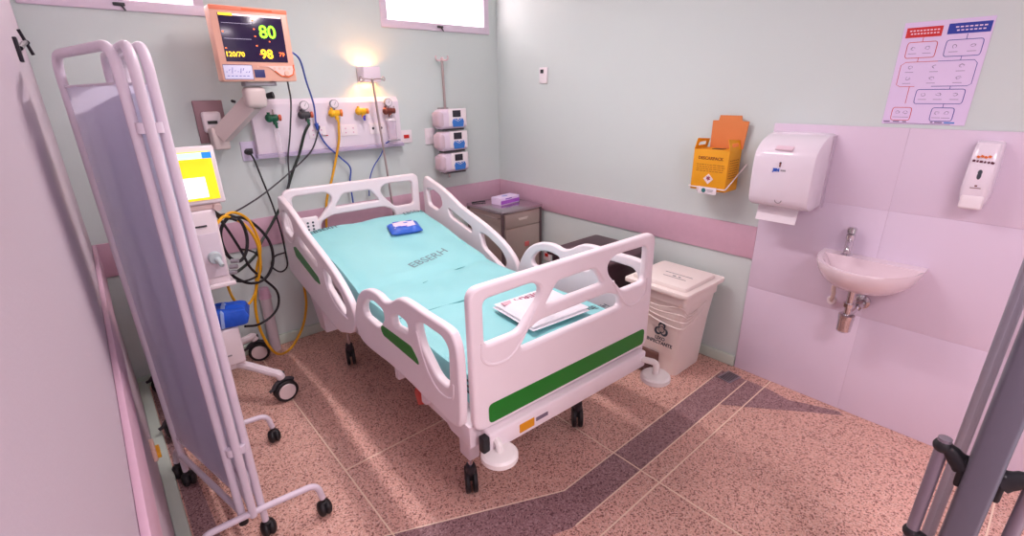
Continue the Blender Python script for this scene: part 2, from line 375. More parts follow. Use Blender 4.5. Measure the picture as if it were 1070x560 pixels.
def siderail(s, kind):
    if kind == 'head':
        out = [(.99,1.075),(.86,1.085),(.66,1.03),(.49,.96),(.234,.89),(.03,.815),(-.10,.72),(-.118,.63),(-.056,.562),(.069,.512),(.197,.488),(.607,.55),(.96,.60),(.985,.66)]
        h1 = [(.945,1.02),(.86,1.028),(.745,.99),(.725,.93),(.80,.875),(.93,.90)]
        h2 = [(.66,.925),(.36,.835),(.36,.80),(.63,.86)]
        h3 = [(.27,.825),(.18,.81),(.035,.75),(-.02,.68),(.02,.63),(.24,.725)]
        gr = [(.79,.815),(.74,.83),(.37,.74),(.35,.70),(.44,.70),(.76,.765)]
    else:
        out = [(-.19,.80),(-.27,.865),(-.36,.895),(-.44,.90),(-.50,.888),(-.56,.905),(-.63,.945),(-.70,.960),(-.85,.958),(-1.0,.958),(-1.04,.93),(-1.06,.86),(-1.055,.64),(-1.03,.575),(-.92,.565),(-.57,.585),(-.24,.565),(-.14,.60),(-.125,.68)]
        h1 = [(-.25,.775),(-.31,.835),(-.40,.85),(-.48,.84),(-.485,.80),(-.42,.735),(-.26,.735)]
        h2 = [(-.56,.835),(-.61,.87),(-.70,.865),(-.70,.82),(-.575,.805)]
        h3 = [(-.775,.895),(-.83,.912),(-.965,.912),(-1.0,.885),(-.99,.72),(-.905,.72),(-.80,.81)]
        gr = [(-.455,.762),(-.72,.772),(-.765,.735),(-.775,.712),(-.46,.715),(-.44,.74)]
    out = [v.xy for v in round_corners(smooth_path([(a,b,0) for a, b in out], 3, True), .01, 1)]
    hs = [[v.xy for v in round_corners([(a,b,0) for a,b in h], .03, 5)] for h in (h1,h2,h3)]
    M = Matrix(((0,0,1,s*.517),(1,0,0,0),(0,1,0,0),(0,0,0,1)))
    r = link('side_rail', sheet(out, hs, .034, .010, M), M_BED, bed)
    xf = s*.534
    MB().prism([v.xy for v in round_corners([(a,b,0) for a,b in gr], .014, 4)], 0, xf-s*.002, xf+s*.0022).build('green_stripe', M_GREEN, r)
    mb = MB()
    if kind == 'foot': pts = [(-.775,.86),(-.80,.79),(-.84,.72),(-.90,.675),(-.96,.668),(-1.01,.69),(-1.02,.75)]
    else: pts = [(.27,.80),(.24,.72),(.16,.66),(.06,.63),(-.02,.63)]
    mb.tube(smooth_path([(xf-s*.002, a, b) for a, b in pts], 5), .0055, 8)
    if kind == 'head': mb.build('moulding', M_BED, r); mb = MB(); mb.tube(smooth_path([(xf-s*.002, a, b) for a, b in ((.96,.86),(.86,.83),(.78,.85),(.70,.93))], 5), .0055, 8)
    mb.build('moulding', M_BED, r)
    ym = (.5 if kind == 'head' else -.6)
    for dy in (-.12, .12): MB().box((s*.47, ym+dy, .53), (.07,.035,.08), bev=.006).build('rail_bracket', M_BEDMET, r)
    return r
for s in (-1, 1):
    for k in ('head', 'foot'): siderail(s, k)
# chassis
mb = MB()
for s in (-1, 1):
    mb.span((s*.36, -1.0, .44), (s*.43, .90, .51), .008)
    mb.span((s*.27, -.80, .27), (s*.33, .68, .33), .008)
for y in (-.72, .62): mb.span((-.33, y-.03, .27), (.33, y+.03, .33), .008)
for y in (-.9,-.3,.3,.86): mb.span((-.38, y-.025, .45), (.38, y+.025, .50), .006)
for s in (-1, 1):
    for y0, y1 in ((-.60,-.35), (.55,.30)):
        mb.tube([(s*.2, y0, .33), (s*.2, y1, .46)], .022, 8)
mb.build('chassis', M_BEDMET, bed)
mb = MB(); mb.span((-.43,-1.03,.545), (.43,-.05,.585), .01); mb.span((-.43,.0,.545), (.43,.15,.585), .01)
mb.box((0,.55,.645), (.84,.80,.03), rot=(.155,0,0), bev=.008)
mb.build('mattress_platform', M_BEDMET, bed)
mb = MB(); mb.span((-.455,-1.115,.470), (.455,-1.05,.553), .010); mb.build('foot_beam', M_BED, bed)
for s in (-1,1):
    mb = MB(); mb.prism([(-1.06,.575),(-.86,.575),(-.84,.545),(-.93,.485),(-1.06,.485)], 0, s*.505, s*.36, .006)
    mb.build('corner_bracket', M_BEDMET, bed)
    mb = MB(); mb.prism([(.84,.56),(.60,.56),(.60,.50),(.56,.30),(.66,.30),(.78,.47)], 0, s*.49, s*.34, .008)
    mb.build('corner_bracket', M_BEDMET, bed)
    MB().span((s*.33,-.86,.215), (s*.385,-.78,.50), .008).build('castor_post', M_BEDMET, bed)
mb = MB(); mb.span((-.43,.90,.45), (.43,.935,.54), .01); mb.build('head_beam', M_BED, bed); MB().span((.33,.93,.44), (.39,1.07,.455), .003).build('pole_bracket', M_BEDMET, bed)
MB().span((-.482,-1.113,.478), (-.452,-1.08,.545), .006).build('end_cap', M_BLACK, bed)
for s in (-1, 1):
    mb = MB(); q = Vector((-.43,-1.135,.475)) if s < 0 else Vector((.455,-1.175,.447)); mb.tube(round_open([(s*.42,-1.08,.515), (q.x,q.y,.515), (q.x,q.y,q.z)], .02), .015, 10)
    cc = q-Vector((0,0,.008))
    mb.lathe([(.02,.02),(.060,.016),(.068,.008),(.068,-.010),(.060,-.018),(.02,-.02)], cc)
    mb.build('bumper_wheel', mat('bumper_white', (240,234,230), .4), bed)
MB().prism([(-.318,.492),(-.246,.492),(-.246,.528),(-.318,.528)], 1, -1.1178, -1.114).build('warning_sticker', mat('yellow_sticker', (222,150,20), .5), bed)
MB().prism([(-.235,.505),(-.175,.505),(-.175,.520),(-.235,.520)], 1, -1.1178, -1.114).build('rating_plate', mat('plate_grey', (120,106,124), .4), bed)
mb = MB(); mb.prism([(-.60,.45),(-.52,.45),(-.50,.40),(-.53,.345),(-.60,.39)], 0, -.44,-.40, .006); mb.build('brake_pedal', M_RED, bed)
mb = MB(); mb.prism([(-.60,.46),(-.50,.40),(-.55,.345),(-.72,.345),(-.74,.46)], 0, -.405,-.37, .006); mb.build('pedal_cover', M_BED, bed)
# keypad behind the headboard and mains lead
kp = MB().box((-.40,.895,.90), (.13,.03,.12), bev=.006).build('keypad', M_BED, bed)
mb = MB()
for i in range(3):
    for j in range(3): mb.cyl((-.435+.032*i, .881, .925-.022*j), (-.435+.032*i, .878, .925-.022*j), .007)
mb.build('button', M_INK, kp)
def castor(parent, x, y, rz, r=.055, zt=.26, twin=True, dark=True, dy=.02, stem=None):
    R = Matrix.Translation((x,y,0)) @ Matrix.Rotation(rz,4,'Z')
    def T(p): return R @ Vector(p)
    mb = MB(); mb.cyl(T((0,0,2*r)), T((0,0,zt)), .011)
    o = mb.build('castor', stem or M_CHROME, parent)
    mb = MB(); mb.cyl(T((0,0,2*r+.035)), T((0,0,2*r+.02)), .022)
    for s in (-1,1): mb.prism([(0,0)]*0 or [(-.02,2*r+.022),(.02,2*r+.022),(dy+.012,r-.01),(dy-.012,r-.01)], 0, s*.004, s*.010) if False else None
    mb.tube([T((0,0,2*r+.04)), T((0,dy*.3,2*r+.005)), T((0,dy*.6,r*1.5)), T((0,dy,r))], [.020,.024,.015,.012], 10); mb.build('castor_fork', M_DKGREY if dark else stem or M_GREY, o)
    mb = MB()
    for s in ((-1,1) if twin else (0,)):
        a = T((s*.017-.009, dy, r)); b = T((s*.017+.009, dy, r)); ax = (b-a).normalized()
        mb.lathe([(r*.55,-.011),(r*.93,-.010),(r,-.006),(r,.006),(r*.93,.010),(r*.55,.011)], (a+b)/2, ax, 24)
    mb.build('wheel', M_BLACK, o)
    return o
castor(bed, -.357, -.82, -.50, .060, .225); castor(bed, .33, -.815, -.72, .060, .225); castor(bed, -.352, .59, -.30, .060, .31); castor(bed, .352, .59, -.5, .060, .31)

# ------------------------------------------------------------------ mattress (rests on the bed)
mtt = thing('mattress', 'turquoise hospital mattress with printed lettering on the white bed', 'mattress', BO, BR)
def mz(y):   # height of the top
    if y < .02: return .705
    return .705 + (y-.02)*.205 if y > .12 else .705+(y-.02)**2/.2*.205
def mtop(x, y, hw=.425):
    a = x/hw
    dz = -.010*math.exp(-((y-.02-.05*a-.02*math.sin(a*3))/.012)**2)*(.6+.4*math.sin(a*5)) - .009*math.exp(-((y+.36+.03*a)/.007)**2)
    return mz(y)+dz+.0035*math.sin(9*a+7*y)+.003*math.sin(21*y+4*a)-.012*max(0, abs(a)-.8)/.2
def top_text(s, size, c, ang, m, parent, sx=1., bold=0.):
    me = text_mesh(s, size, 0., Matrix.Translation((c[0],c[1],0)) @ Matrix.Rotation(ang,4,'Z'), sx=sx, bold=bold)
    bm_ = bmesh.new(); bm_.from_mesh(me); bmesh.ops.subdivide_edges(bm_, edges=[e for e in bm_.edges if e.calc_length() > .012], cuts=2)
    for v in bm_.verts: v.co.z = mtop(v.co.x, v.co.y)+.0022
    bm_.to_mesh(me); bm_.free(); return link('lettering', me, m, parent)
bm = bmesh.new(); NX, NY = 26, 60; grid = []
y0, y1, hw = -1.035, .90, .425
rows = []
for j in range(NY+1):
    y = y0+(y1-y0)*j/NY; zt = mz(y); th = .125
    e = 1.0
    ring = []
    prof = [(-1,-.97)] + [(-1+.0*t, -.97+t*.90) for t in (.5,)] + [(-1,-.20),(-.985,-.06),(-.95,-.012)] + [(-.95+1.9*k/NX, 0) for k in range(NX+1)][1:-1] + [(.95,-.012),(.985,-.06),(1,-.20),(1,-.52),(1,-.97)]
    fold = 0
    for a, b in prof:
        x = a*hw; dz = b*th
        if b > -.03:
            dz += -.010*math.exp(-((y-.02-.05*a-.02*math.sin(a*3))/.012)**2)*(.6+.4*math.sin(a*5)) - .009*math.exp(-((y+.36+.03*a)/.007)**2)
            dz += .0035*math.sin(9*a+7*y)+.003*math.sin(21*y+4*a)
            dz -= .012*max(0, abs(a)-.8)/.2
        else:
            x += .004*math.sin(14*y+3*b)*(1 if a > 0 else -1)
        if j in (0, NY): x *= .985; 
        if j in (0, NY) and b > -.03: dz -= .016
        ring.append(bm.verts.new((x, y, zt+dz)))
    rows.append(ring)
for A, B in zip(rows, rows[1:]):
    for k in range(len(A)):
        f = bm.faces.new((A[k], A[(k+1)%len(A)], B[(k+1)%len(A)], B[k])); f.smooth = True
bm.faces.new(rows[0]); bm.faces.new(rows[-1][::-1])
mb = MB(); mb.bm.free(); mb.bm = bm
mm = mb.build('mattress_cover', M_MATT, mtt)
mb = MB()
mb.tube([(a*hw, -.36-.03*a, .700+.001) for a in [(-.93+1.86*k/20) for k in range(21)]], .0032, 6)
mb.tube([(a*hw, .02+.05*a+.02*math.sin(a*3), .698) for a in [(-.2+1.1*k/12) for k in range(13)]], .0022, 6)
mb.build('seam', M_MATT2, mm)
top_text('EBSERH', .080, (.085,.222), .27, M_FADED, mm, 1.15, .0004)
top_text('EBSERH', .055, (-.325,.845), .03, M_INK, mm)
top_text('EBSERH', .055, (.345,.862), .03, M_INK, mm)
top_text('EBSERH', .055, (.385,-.845), -.0, M_INK, mm, 1.15, .0004)
text('lettering', 'EBSERH', .085, (-.4275,-.955,.655), (0,1,0), (0,0,1), M_INK, mm, sx=.9, bold=.0012)
text('lettering', 'EBSERH', .075, (-.402,-1.0378,.655), (0,0,-1), (1,0,0), M_INK, mm, bold=.002, sx=.8)
text('lettering', 'EBSERH', .062, (-.4295,.76,.80), (0,-.98,-.2), (0,-.2,.98), M_INK, mm, sx=.9, bold=.0012)

def pillow_mesh(sx, sy, sz, n=14, p=3.2, wob=.0, seed=1):
    rnd = random.Random(seed); ph = [rnd.uniform(0,6) for _ in range(6)]
    bm = bmesh.new(); top = []; bot = []
    for i in range(n+1):
        for j in range(n+1):
            u = -1+2*i/n; v = -1+2*j/n; e = (max(0,1-abs(u)**p))**.5*(max(0,1-abs(v)**p))**.5
            w = wob*(math.sin(5*u+ph[0])*math.cos(4*v+ph[1])+.6*math.sin(9*v+ph[2]+3*u))
            top.append(bm.verts.new((u*sx/2, v*sy/2, sz*(.5+.5*e)+w*e)))
            bot.append(bm.verts.new((u*sx/2, v*sy/2, sz*(.5-.5*e))) if 0 < i < n and 0 < j < n else None)
    bot = [b or t for b, t in zip(bot, top)]
    for i in range(n):
        for j in range(n):
            a, b, c, d = i*(n+1)+j, (i+1)*(n+1)+j, (i+1)*(n+1)+j+1, i*(n+1)+j+1
            f = bm.faces.new((top[a], top[b], top[c], top[d])); f.smooth = True
            q = [bot[d], bot[c], bot[b], bot[a]]
            f = bm.faces.new(q); f.smooth = True
    mb = MB(); mb.bm.free(); mb.bm = bm; return mb
Lb = Matrix.Translation(BO) @ Matrix.Rotation(BR, 4, 'Z')
def bedpt(x, y, z): return Lb @ Vector((x,y,z))
# wrapped blue packet on the mattress
P = bedpt(.135,.62,mz(.62)-.004)
t = thing('wrapped_packet', 'small blue and white wrapped packet lying on the turquoise mattress', 'packet', P, -.25)
t.rotation_euler = (.19,0,-.25)
b = pillow_mesh(.21,.145,.050,14,4,.004).build('wrapper', M_BLUE, t)
pillow_mesh(.145,.085,.018,10,4,.003,3).build('paper_label', mat('packet_white', (236,214,232), .4), b).location = (.0,.01,.038)
for x, y, w in ((-.045,.045,.05),(.04,.045,.04),(-.02,-.03,.06)):
    MB().box((x,y,.0525), (w,.008,.003)).build('print_mark', mat('label_blue', (70,90,210), .4), b)
# folded sheets with lettering near the foot of the bed
P = bedpt(.135,-.735,.713)
t = thing('folded_sheet', 'folded white sheet with red lettering at the foot of the mattress', 'sheet', P, BR-.05)
M_SHEET = mat('white_linen', (240,234,240), .8, bump=(25,.2))
b = pillow_mesh(.34,.31,.036,16,8,.002,2).build('sheet_layer', M_SHEET, t)
b2 = pillow_mesh(.334,.302,.034,16,7,.003,5).build('sheet_layer', M_SHEET, t); b2.location = (.004,.004,.014)
text('lettering', 'EBSERH', .050, (.02,.095,.0505), (-1,0,0), (0,-1,0), mat('sheet_red', (170,80,110), .7), t, sx=1.25)
MB().prism([(-.15,.085),(-.10,.085),(-.10,.115),(-.15,.115)], 2, .045, .0495).build('stamp_mark', mat('stamp_pink', (232,178,190), .7), t)
MB().tube([(-.155,-.148,.014),(0,-.152,.014),(.155,-.148,.014)], .003, 6).build('hem', M_MATT2, t)

# ------------------------------------------------------------------ drip pole at the head of the bed
p0, p1 = Vector((-1.185,-.20,.50)), Vector((-1.264,-.20,1.784))
t = thing('drip_pole', 'thin steel drip pole with curled hooks standing at the bed head', 'drip pole', p0)
MB().cyl(p0, p1, .0075).build('pole', M_STEEL, t, True)
MB().cyl(p0-Vector((0,0,.05)), p0+Vector((0,0,.06)), .013).build('socket', M_DKGREY, t, True)
mb = MB()
for s in (-1, 1):
    mb.tube(smooth_path([p1+Vector(q) for q in ((0,0,0),(s*.04,0,.004),(s*.07,0,.002),(s*.088,0,-.008),(s*.092,0,.008),(s*.082,0,.018),(s*.072,0,.010))], 5), .0035, 8)
mb.ball(p1, .011); mb.build('hook', M_STEEL, t, True)

# ------------------------------------------------------------------ medical gas panel
t = thing('gas_console', 'long pale medical gas console on the wall behind the bed', 'wall panel', (-1.5,0,1.50))
M_PANEL = mat('panel_enamel', (236,224,234), .35)
MB().prism([(0,1.665),(-.025,1.672),(-.055,1.64),(-.06,1.375),(-.045,1.335),(0,1.335)], 0, -2.02, -1.005, .005).build('panel_body', M_PANEL, t, True)
MB().prism([(-.002,1.34),(-.055,1.345),(-.07,1.335),(-.07,1.318),(0,1.318)], 0, -2.03, -.995, .003).build('lower_trim', mat('panel_trim', (178,166,192), .35), t, True)
MB().span((-1.625,-.064,1.428),(-1.565,-.0605,1.434)).build('red_mark', M_RED, t, True)
for x in (-1.98, -1.05):
    MB().cyl((x,-.062,1.60), (x,-.058,1.60), .006).build('screw', M_STEEL, t, True)
for x in (-1.635, -1.41, -1.20):
    o = MB().box((x,-.061,1.455), (.115,.006,.075), bev=.002).build('socket_plate', M_WHITE, t, True)
    mb = MB()
    for i in (-1,1):
        if x > -1.25: mb.cyl((x+.032*i,-.0645,1.458), (x+.032*i,-.0625,1.458), .009)
        else:
            for dz in (-.014,.014): mb.cyl((x+.028*i,-.0645,1.455+dz), (x+.028*i,-.0625,1.455+dz), .005)
    mb.build('socket_hole', M_DKGREY if x > -1.25 else mat('socket_pink', (214,160,186), .5), o, True)
M_VG = mat('valve_green', (16,92,62), .35); M_VY = mat('valve_yellow', (238,178,24), .35); M_GAUGE = mat('gauge_face', (232,222,228), .3); M_BR = mat('brown_metal', (120,62,52), .35, metal=.4)
def valve(x, z, label, body, knob, gauge=True, nozzle='down', knobr=.020, low=None):
    t = thing('gas_valve', label, 'gas valve', (x,-.06,z), 0, 'gas valves on the console')
    MB().cyl((0,0,0), (0,-.035,0), .017).build('inlet', M_CHROME, t)
    mb = MB(); mb.cyl((-.028,-.05,0), (.018,-.05,0), .021); mb.ball((-.030,-.05,0), .026, (.9,1,1)); mb.cyl((-.03,-.05,.02), (-.03,-.05,.034), .009); mb.cyl((0,-.05,0), (0,-.052,-.04), .012)
    mb.build('valve_body', body, t)
    mb = MB(); mb.lathe([(.010,0),(knobr,.004),(knobr,.018),(.008,.022)], (.022,-.052,0), (1,-.25,0), 12); mb.build('knob', knob, t)
    if gauge:
        mb = MB(); mb.cyl((-.005,-.045,.018), (-.005,-.045,.036), .006); mb.cyl((-.005,-.035,.058), (-.005,-.055,.058), .028, seg=24); g = mb.build('gauge', M_GREY, t)
        MB().cyl((-.005,-.0552,.058), (-.005,-.0565,.058), .024, seg=24).build('dial', M_GAUGE, g)
        MB().box((-.001,-.0572,.062), (.002,.001,.022), rot=(0,.5,0)).build('needle', M_DKGREY, g)
    mb = MB(); mb.cyl((.002,-.053,-.03), (.006,-.056,-.062), .010, .007); mb.cyl((.002,-.053,-.028), (.003,-.053,-.038), .014, seg=6)
    mb.build('nozzle', low or body, t)
    return t
M_OR = mat('knob_red', (206,92,62), .4)
v = valve(-1.905, 1.562, 'dark green gas valve with red knob, leftmost on the wall console', M_VG, M_OR, gauge=False)
MB().cyl((0,-.045,.015),(0,-.045,.05),.005).build('stem', M_STEEL, v); MB().cyl((.0,-.055,-.09),(.0,-.055,-.30),.019).build('flow_tube', mat('clear_tube',(236,226,232),.15,alpha=.18), v).location.z = .02
valve(-1.705, 1.572, 'black and green gas valve with gauge, between monitor cable and blue cable', M_DKGREY, M_OR, low=M_VG)
valve(-1.508, 1.575, 'yellow gas valve with gauge and thick yellow hose', M_VY, mat('knob_orange', (230,120,30), .4), knobr=.024)
v = valve(-1.318, 1.580, 'yellow gas valve without gauge directly under the wall lamp', M_VY, mat('knob_orange', (230,120,30), .4), gauge=False, low=mat('tip_blue', (60,60,190), .4))
v = valve(-1.112, 1.575, 'brown vacuum regulator with gauge and collection bottle, right end of panel', M_BR, M_BR, low=M_GREY)
bt = MB().lathe([(.028,-.20),(.034,-.19),(.034,-.075),(.03,-.065)], (.005,-.05,0), (0,0,1)).build('bottle', mat('clear_bottle', (232,214,230), .1, alpha=.45), v)
MB().lathe([(.036,-.068),(.036,-.052),(.01,-.05)], (.005,-.05,0)).build('bottle_lid', M_WHITE, v)
MB().box((.005,-.07,-.205), (.09,.03,.008), bev=.002).build('bottle_bracket', M_GREY, v)

# ------------------------------------------------------------------ wall lamp
t = thing('wall_lamp', 'lit white wall lamp glowing warm above the gas panel', 'lamp', (-1.225,0,1.82))
MB().span((-1.275,-.022,1.775), (-1.175,0,1.865), .004).build('back_plate', M_WHITE, t, True)
mb = MB(); mb.box((-1.222,-.118,1.820), (.125,.008,.100), bev=.003)
for s in (-1,1): mb.box((-1.222+s*.059,-.067,1.820), (.008,.108,.100), bev=.003)
mb.build('lamp_shade', mat('lamp_shade_white', (232,216,226), .5), t, True)
mb = MB(); mb.cyl((-1.225,-.02,1.82), (-1.225,-.04,1.82), .012); mb.ball((-1.225,-.055,1.82), .010, (1.2,1,.9))
mb.build('bulb', mat('bulb_glow', (255,220,170), .4, emit=(255,196,120), emit_s=18), t, True)
l = bpy.data.lights.new('wall_lamp_bulb', 'POINT'); l.energy = 1.5; l.color = (1,.47,.15); l.shadow_soft_size = .012
o = bpy.data.objects.new('wall_lamp_bulb_light', l); COL.objects.link(o); o.location = (-1.225,-.055,1.835)
l2 = l.copy(); o = bpy.data.objects.new('wall_lamp_bulb_light', l2); COL.objects.link(o); o.location = (-1.225,-.055,1.805)

# ------------------------------------------------------------------ wall sockets
def plate(x, y, z, w, h, wall, label, holecol, name='wall_socket', cat='socket', colr=None):
    t = thing(name, label, cat, (x,y,z), 0 if wall == 'back' else -PI/2)
    p = MB().box((0,-.006,0), (w,.012,h), bev=.003).build('face_plate', colr or M_WHITE, t)
    MB().box((0,-.0135,0), (w*.45,.006,h*.28), bev=.001).build('socket_insert', holecol, p)
    return t
plate(-2.06,0,1.365,.088,.118,'back','lilac wall socket with black plug, left of the gas panel', M_DKGREY, colr=mat('lilac_plate', (216,206,230), .4))
plate(-.94,0,1.378,.10,.095,'back','white wall socket with red insert, right of the gas panel', M_RED)
plate(-.725,0,1.365,.09,.125,'back','blank white wall plate left of the stacked infusion pumps', M_WHITE, 'wall_plate', 'wall plate')
plate(0,-.63,.343,.085,.10,'right','white wall socket with red insert, low on the right wall', M_RED)
t = plate(0,-.57,1.805,.085,.118,'right','small white thermostat with grey display high on the right wall', M_WHITE, 'thermostat', 'thermostat')
for c in t.children:
    for g in list(c.children): bpy.data.objects.remove(g)
    MB().box((-.012,-.0125,.03), (.034,.003,.028)).build('display', M_DKGREY, c)
t = thing('plug', 'black plug with power lead pushed into the lilac wall socket', 'plug', (-2.075,-.012,1.362))
MB().cyl((0,0,0), (.008,-.04,-.004), .017, .013).build('plug_body', M_BLACK, t)

# ------------------------------------------------------------------ infusion pumps on their pole
t = thing('pump_pole', 'short wall-mounted steel pole with four small hooks holding infusion pumps', 'pole', (-.60,0,1.1))
MB().cyl((-.605,-.075,1.03), (-.612,-.075,1.93), .010).build('pole', M_STEEL, t, True)
mb = MB()
for a in range(4):
    d = Vector((math.cos(a*PI/2+.2), math.sin(a*PI/2+.2), 0)); b = Vector((-.612,-.075,1.925))
    mb.tube(smooth_path([b, b+d*.045, b+d*.065+V(0,0,.012), b+d*.062+V(0,0,.03)], 4), .005, 8)
mb.ball((-.612,-.075,1.935), .013); mb.build('hook', mat('hook_pink', (226,196,200), .3), t, True)
mb = MB()
for z in (1.12, 1.56): mb.span((-.635,-.075,z-.02), (-.575,0,z+.02), .004)
mb.build('wall_clamp', M_GREY, t, True)
M_PUMP = mat('pump_shell', (222,206,222), .35); M_PUMPB = mat('pump_blue', (52,118,200), .4); M_PUMPS = mat('pump_side', (204,182,194), .45)
def pump(z, label):
    t = thing('infusion_pump', label, 'infusion pump', (-.608,-.14,z), 0, 'infusion pumps stacked on the wall pole')
    MB().box((0,0,0), (.265,.11,.150), bev=.032).build('pump_body', M_PUMP, t)
    MB().box((-.115,.0,0), (.06,.114,.12), bev=.024).build('side_door', M_PUMPS, t)
    f = MB().box((.03,-.054,.012), (.165,.012,.128), bev=.005).build('front_panel', M_WHITE, t)
    MB().box((.018,-.062,.040), (.075,.004,.050), bev=.001).build('display', mat('pump_display', (44,40,52), .2), f)
    MB().prism([(-.02,-.058),(.075,-.058),(.084,-.02),(.074,.002),(-.014,.002),(-.026,-.02)], 1, -.064,-.058).build('blue_keypad', M_PUMPB, f)
    mb = MB()
    for i in range(5): mb.cyl((.028+.014*(i-2),-.0665,-.016+.006*abs(i-2)), (.028+.014*(i-2),-.063,-.016+.006*abs(i-2)), .0035, seg=12)
    mb.cyl((.028,-.067,-.001), (.028,-.063,-.001), .006, seg=12)
    mb.build('button', M_WHITE, f)
    mb = MB(); mb.box((0,.0,-.078), (.20,.08,.012), bev=.004); mb.build('mounting_rail', M_DKGREY, t)
    return t
pump(1.497, 'white and blue infusion pump, topmost of the stack on the wall pole')
pump(1.330, 'white and blue infusion pump in the middle of the stack')
pump(1.163, 'white and blue infusion pump, lowest of the stack on the wall pole')

# ------------------------------------------------------------------ monitor and its arm
t = thing('monitor_mount', 'pinkish metal monitor arm bracketed to the wall above the ventilator', 'monitor arm', (-2.235,0,1.5))
M_ARM = mat('arm_enamel', (210,194,190), .4); M_PLATE = mat('arm_plate', (150,118,124), .4, metal=.3)
MB().span((-2.31,-.012,1.43), (-2.155,0,1.672), .004).build('wall_plate', M_PLATE, t, True)
mb = MB(); mb.box((-2.232,-.03,1.55), (.10,.045,.12), bev=.015); mb.build('pivot_cover', M_WHITE, t, True)
MB().box((-2.235,-.056,1.55), (.05,.008,.018)).build('slot', M_BLACK, t, True)
mb = MB(); mb.box((-2.225,-.09,1.46), (.085,.11,.125), bev=.012); mb.build('elbow', M_ARM, t, True)
a, b = Vector((-2.215,-.13,1.48)), Vector((-2.06,-.29,1.655)); mb = MB()
d = (b-a).normalized(); n = d.cross(V(0,0,1)).normalized(); u = n.cross(d); w = .034
q = [a+n*w+u*.045, a-n*w+u*.045, a-n*w-u*.045, a+n*w-u*.045]; q2 = [p+(b-a) for p in q]
vs = [mb.bm.verts.new(p) for p in q+q2]
for f in ((3,2,1,0),(4,5,6,7),(0,1,5,4),(1,2,6,5),(2,3,7,6),(3,0,4,7)): mb.bm.faces.new([vs[i] for i in f])
mb.build('arm_link', M_ARM, t, True)
mb = MB(); mb.box((-2.045,-.31,1.685), (.115,.09,.115), bev=.028); mb.build('head_joint', M_ARM, t, True)
mb = MB(); mb.cyl((-1.985,-.33,1.69), (-1.955,-.35,1.695), .016, .020, seg=12); mb.cyl((-2.14,-.25,1.665), (-2.155,-.27,1.668), .008); mb.build('tightening_knob', M_BLACK, t, True)
mb = MB(); mb.box((-2.01,-.315,1.755), (.16,.09,.018), bev=.004); mb.box((-2.085,-.315,1.765), (.014,.09,.04), bev=.003); mb.box((-1.935,-.315,1.765), (.014,.09,.04), bev=.003)
mb.build('mount_tray', M_GREY, t, True)

t = thing('patient_monitor', 'patient monitor with peach bezel showing green 80 and yellow 98', 'monitor', (-2.01,-.30,1.766))
X = lambda u: -2.200+.382*u      # u, v run over the front of the monitor
Z = lambda v: 1.768+.368*v
M_BEZ = mat('monitor_bezel', (230,176,154), .4)
body = MB().prism([v.xy for v in round_corners([(X(0),Z(0),0),(X(1),Z(0),0),(X(1),Z(1),0),(X(0),Z(1),0)], .012, 4)], 1, -.375, -.27, .006).build('housing', M_BEZ, t, True)
YF = -.3755
MB().span((X(.09),YF-.003,Z(.27)), (X(.91),YF+.004,Z(.90)), .002).build('screen_glass', mat('monitor_screen', (34,20,52), .15, emit=(40,22,66), emit_s=.25), t, True)
def em(name, rgb, s=1.2): return mat(name, rgb, .5, emit=rgb, emit_s=s)
E_G, E_Y, E_O, E_W = em('digits_green', (150,240,40)), em('digits_yellow', (255,200,40)), em('digits_orange', (255,110,50)), em('trace_white', (200,190,215), .6)
S = lambda u, v: (X(.09+.82*u), YF-.0042, Z(.27+.63*v))
def mon_text(nm, s, size, u, v, m, bold=.0015): return text(nm, s, size, S(u, v), (1,0,0), (0,0,1), m, scr, True, .0006, 1.0, bold)
scr = t.children[-1] if t.children[-1].name.startswith('screen') else [c for c in t.children if c.name.startswith('screen')][0]
mon_text('readout', '80', .088, .73, .64, E_G, .0018); mon_text('readout', '98', .064, .66, .165, E_Y, .0018); mon_text('readout', '79', .030, .91, .17, E_O, .0006)
mon_text('readout', '120/70', .034, .15, .15, E_Y, .0008)
mb = MB()
def line(mb, P, r=.0008): mb.tube([S(*p) for p in P], r, 5)
line(mb, [(.03,.80),(.42,.80),(.50,.82)]); line(mb, [(.03,.48),(.45,.48)])
mb.build('trace', E_W, scr, True)
mb = MB(); mb.span(S(0.01,.955), (S(.99,1.0)[0], YF-.0032, S(0,.995)[2])); mb.build('status_bar', em('bar_pale', (236,214,220), .7), scr, True)
mb = MB(); mb.span((S(.01,0)[0],YF-.005,S(0,.95)[2]), (S(.22,0)[0],YF-.0033,S(0,1)[2])); mb.build('status_tab', E_Y, scr, True)
mb = MB()
for v in (.88,.70,.55,.35): mb.box(S(.52,v), (.008,.001,.006))
for v in (.62,.28): mb.box(S(.03,v), (.008,.001,.006))
mb.box(S(.56,.17), (.012,.001,.005)); mb.box(S(.74,.45), (.006,.001,.006))
mb.build('marker', E_O, scr, True)
MB().span((X(.40),YF-.002,Z(.955)), (X(.80),YF+.002,Z(.975)), .001).build('alarm_bar', em('alarm_orange', (240,80,30), .5), body, True)
MB().span((X(0),YF-.0005,Z(.935)), (X(1),YF+.002,Z(.99)), .001).build('top_strip', mat('top_strip_salmon', (236,130,96), .4), body, True)
lb = MB().span((X(.03),YF-.0012,Z(.03)), (X(.40),YF+.002,Z(.225)), .0005).build('name_label', mat('label_white', (222,222,246), .5), t, True)
MB().tube([(X(.03),YF-.0015,Z(.225)),(X(.40),YF-.0015,Z(.225)),(X(.40),YF-.0015,Z(.03)),(X(.03),YF-.0015,Z(.03))], .0015, 5, closed=True).build('label_border', mat('border_navy', (44,60,140), .5), lb, True)
mb = MB()
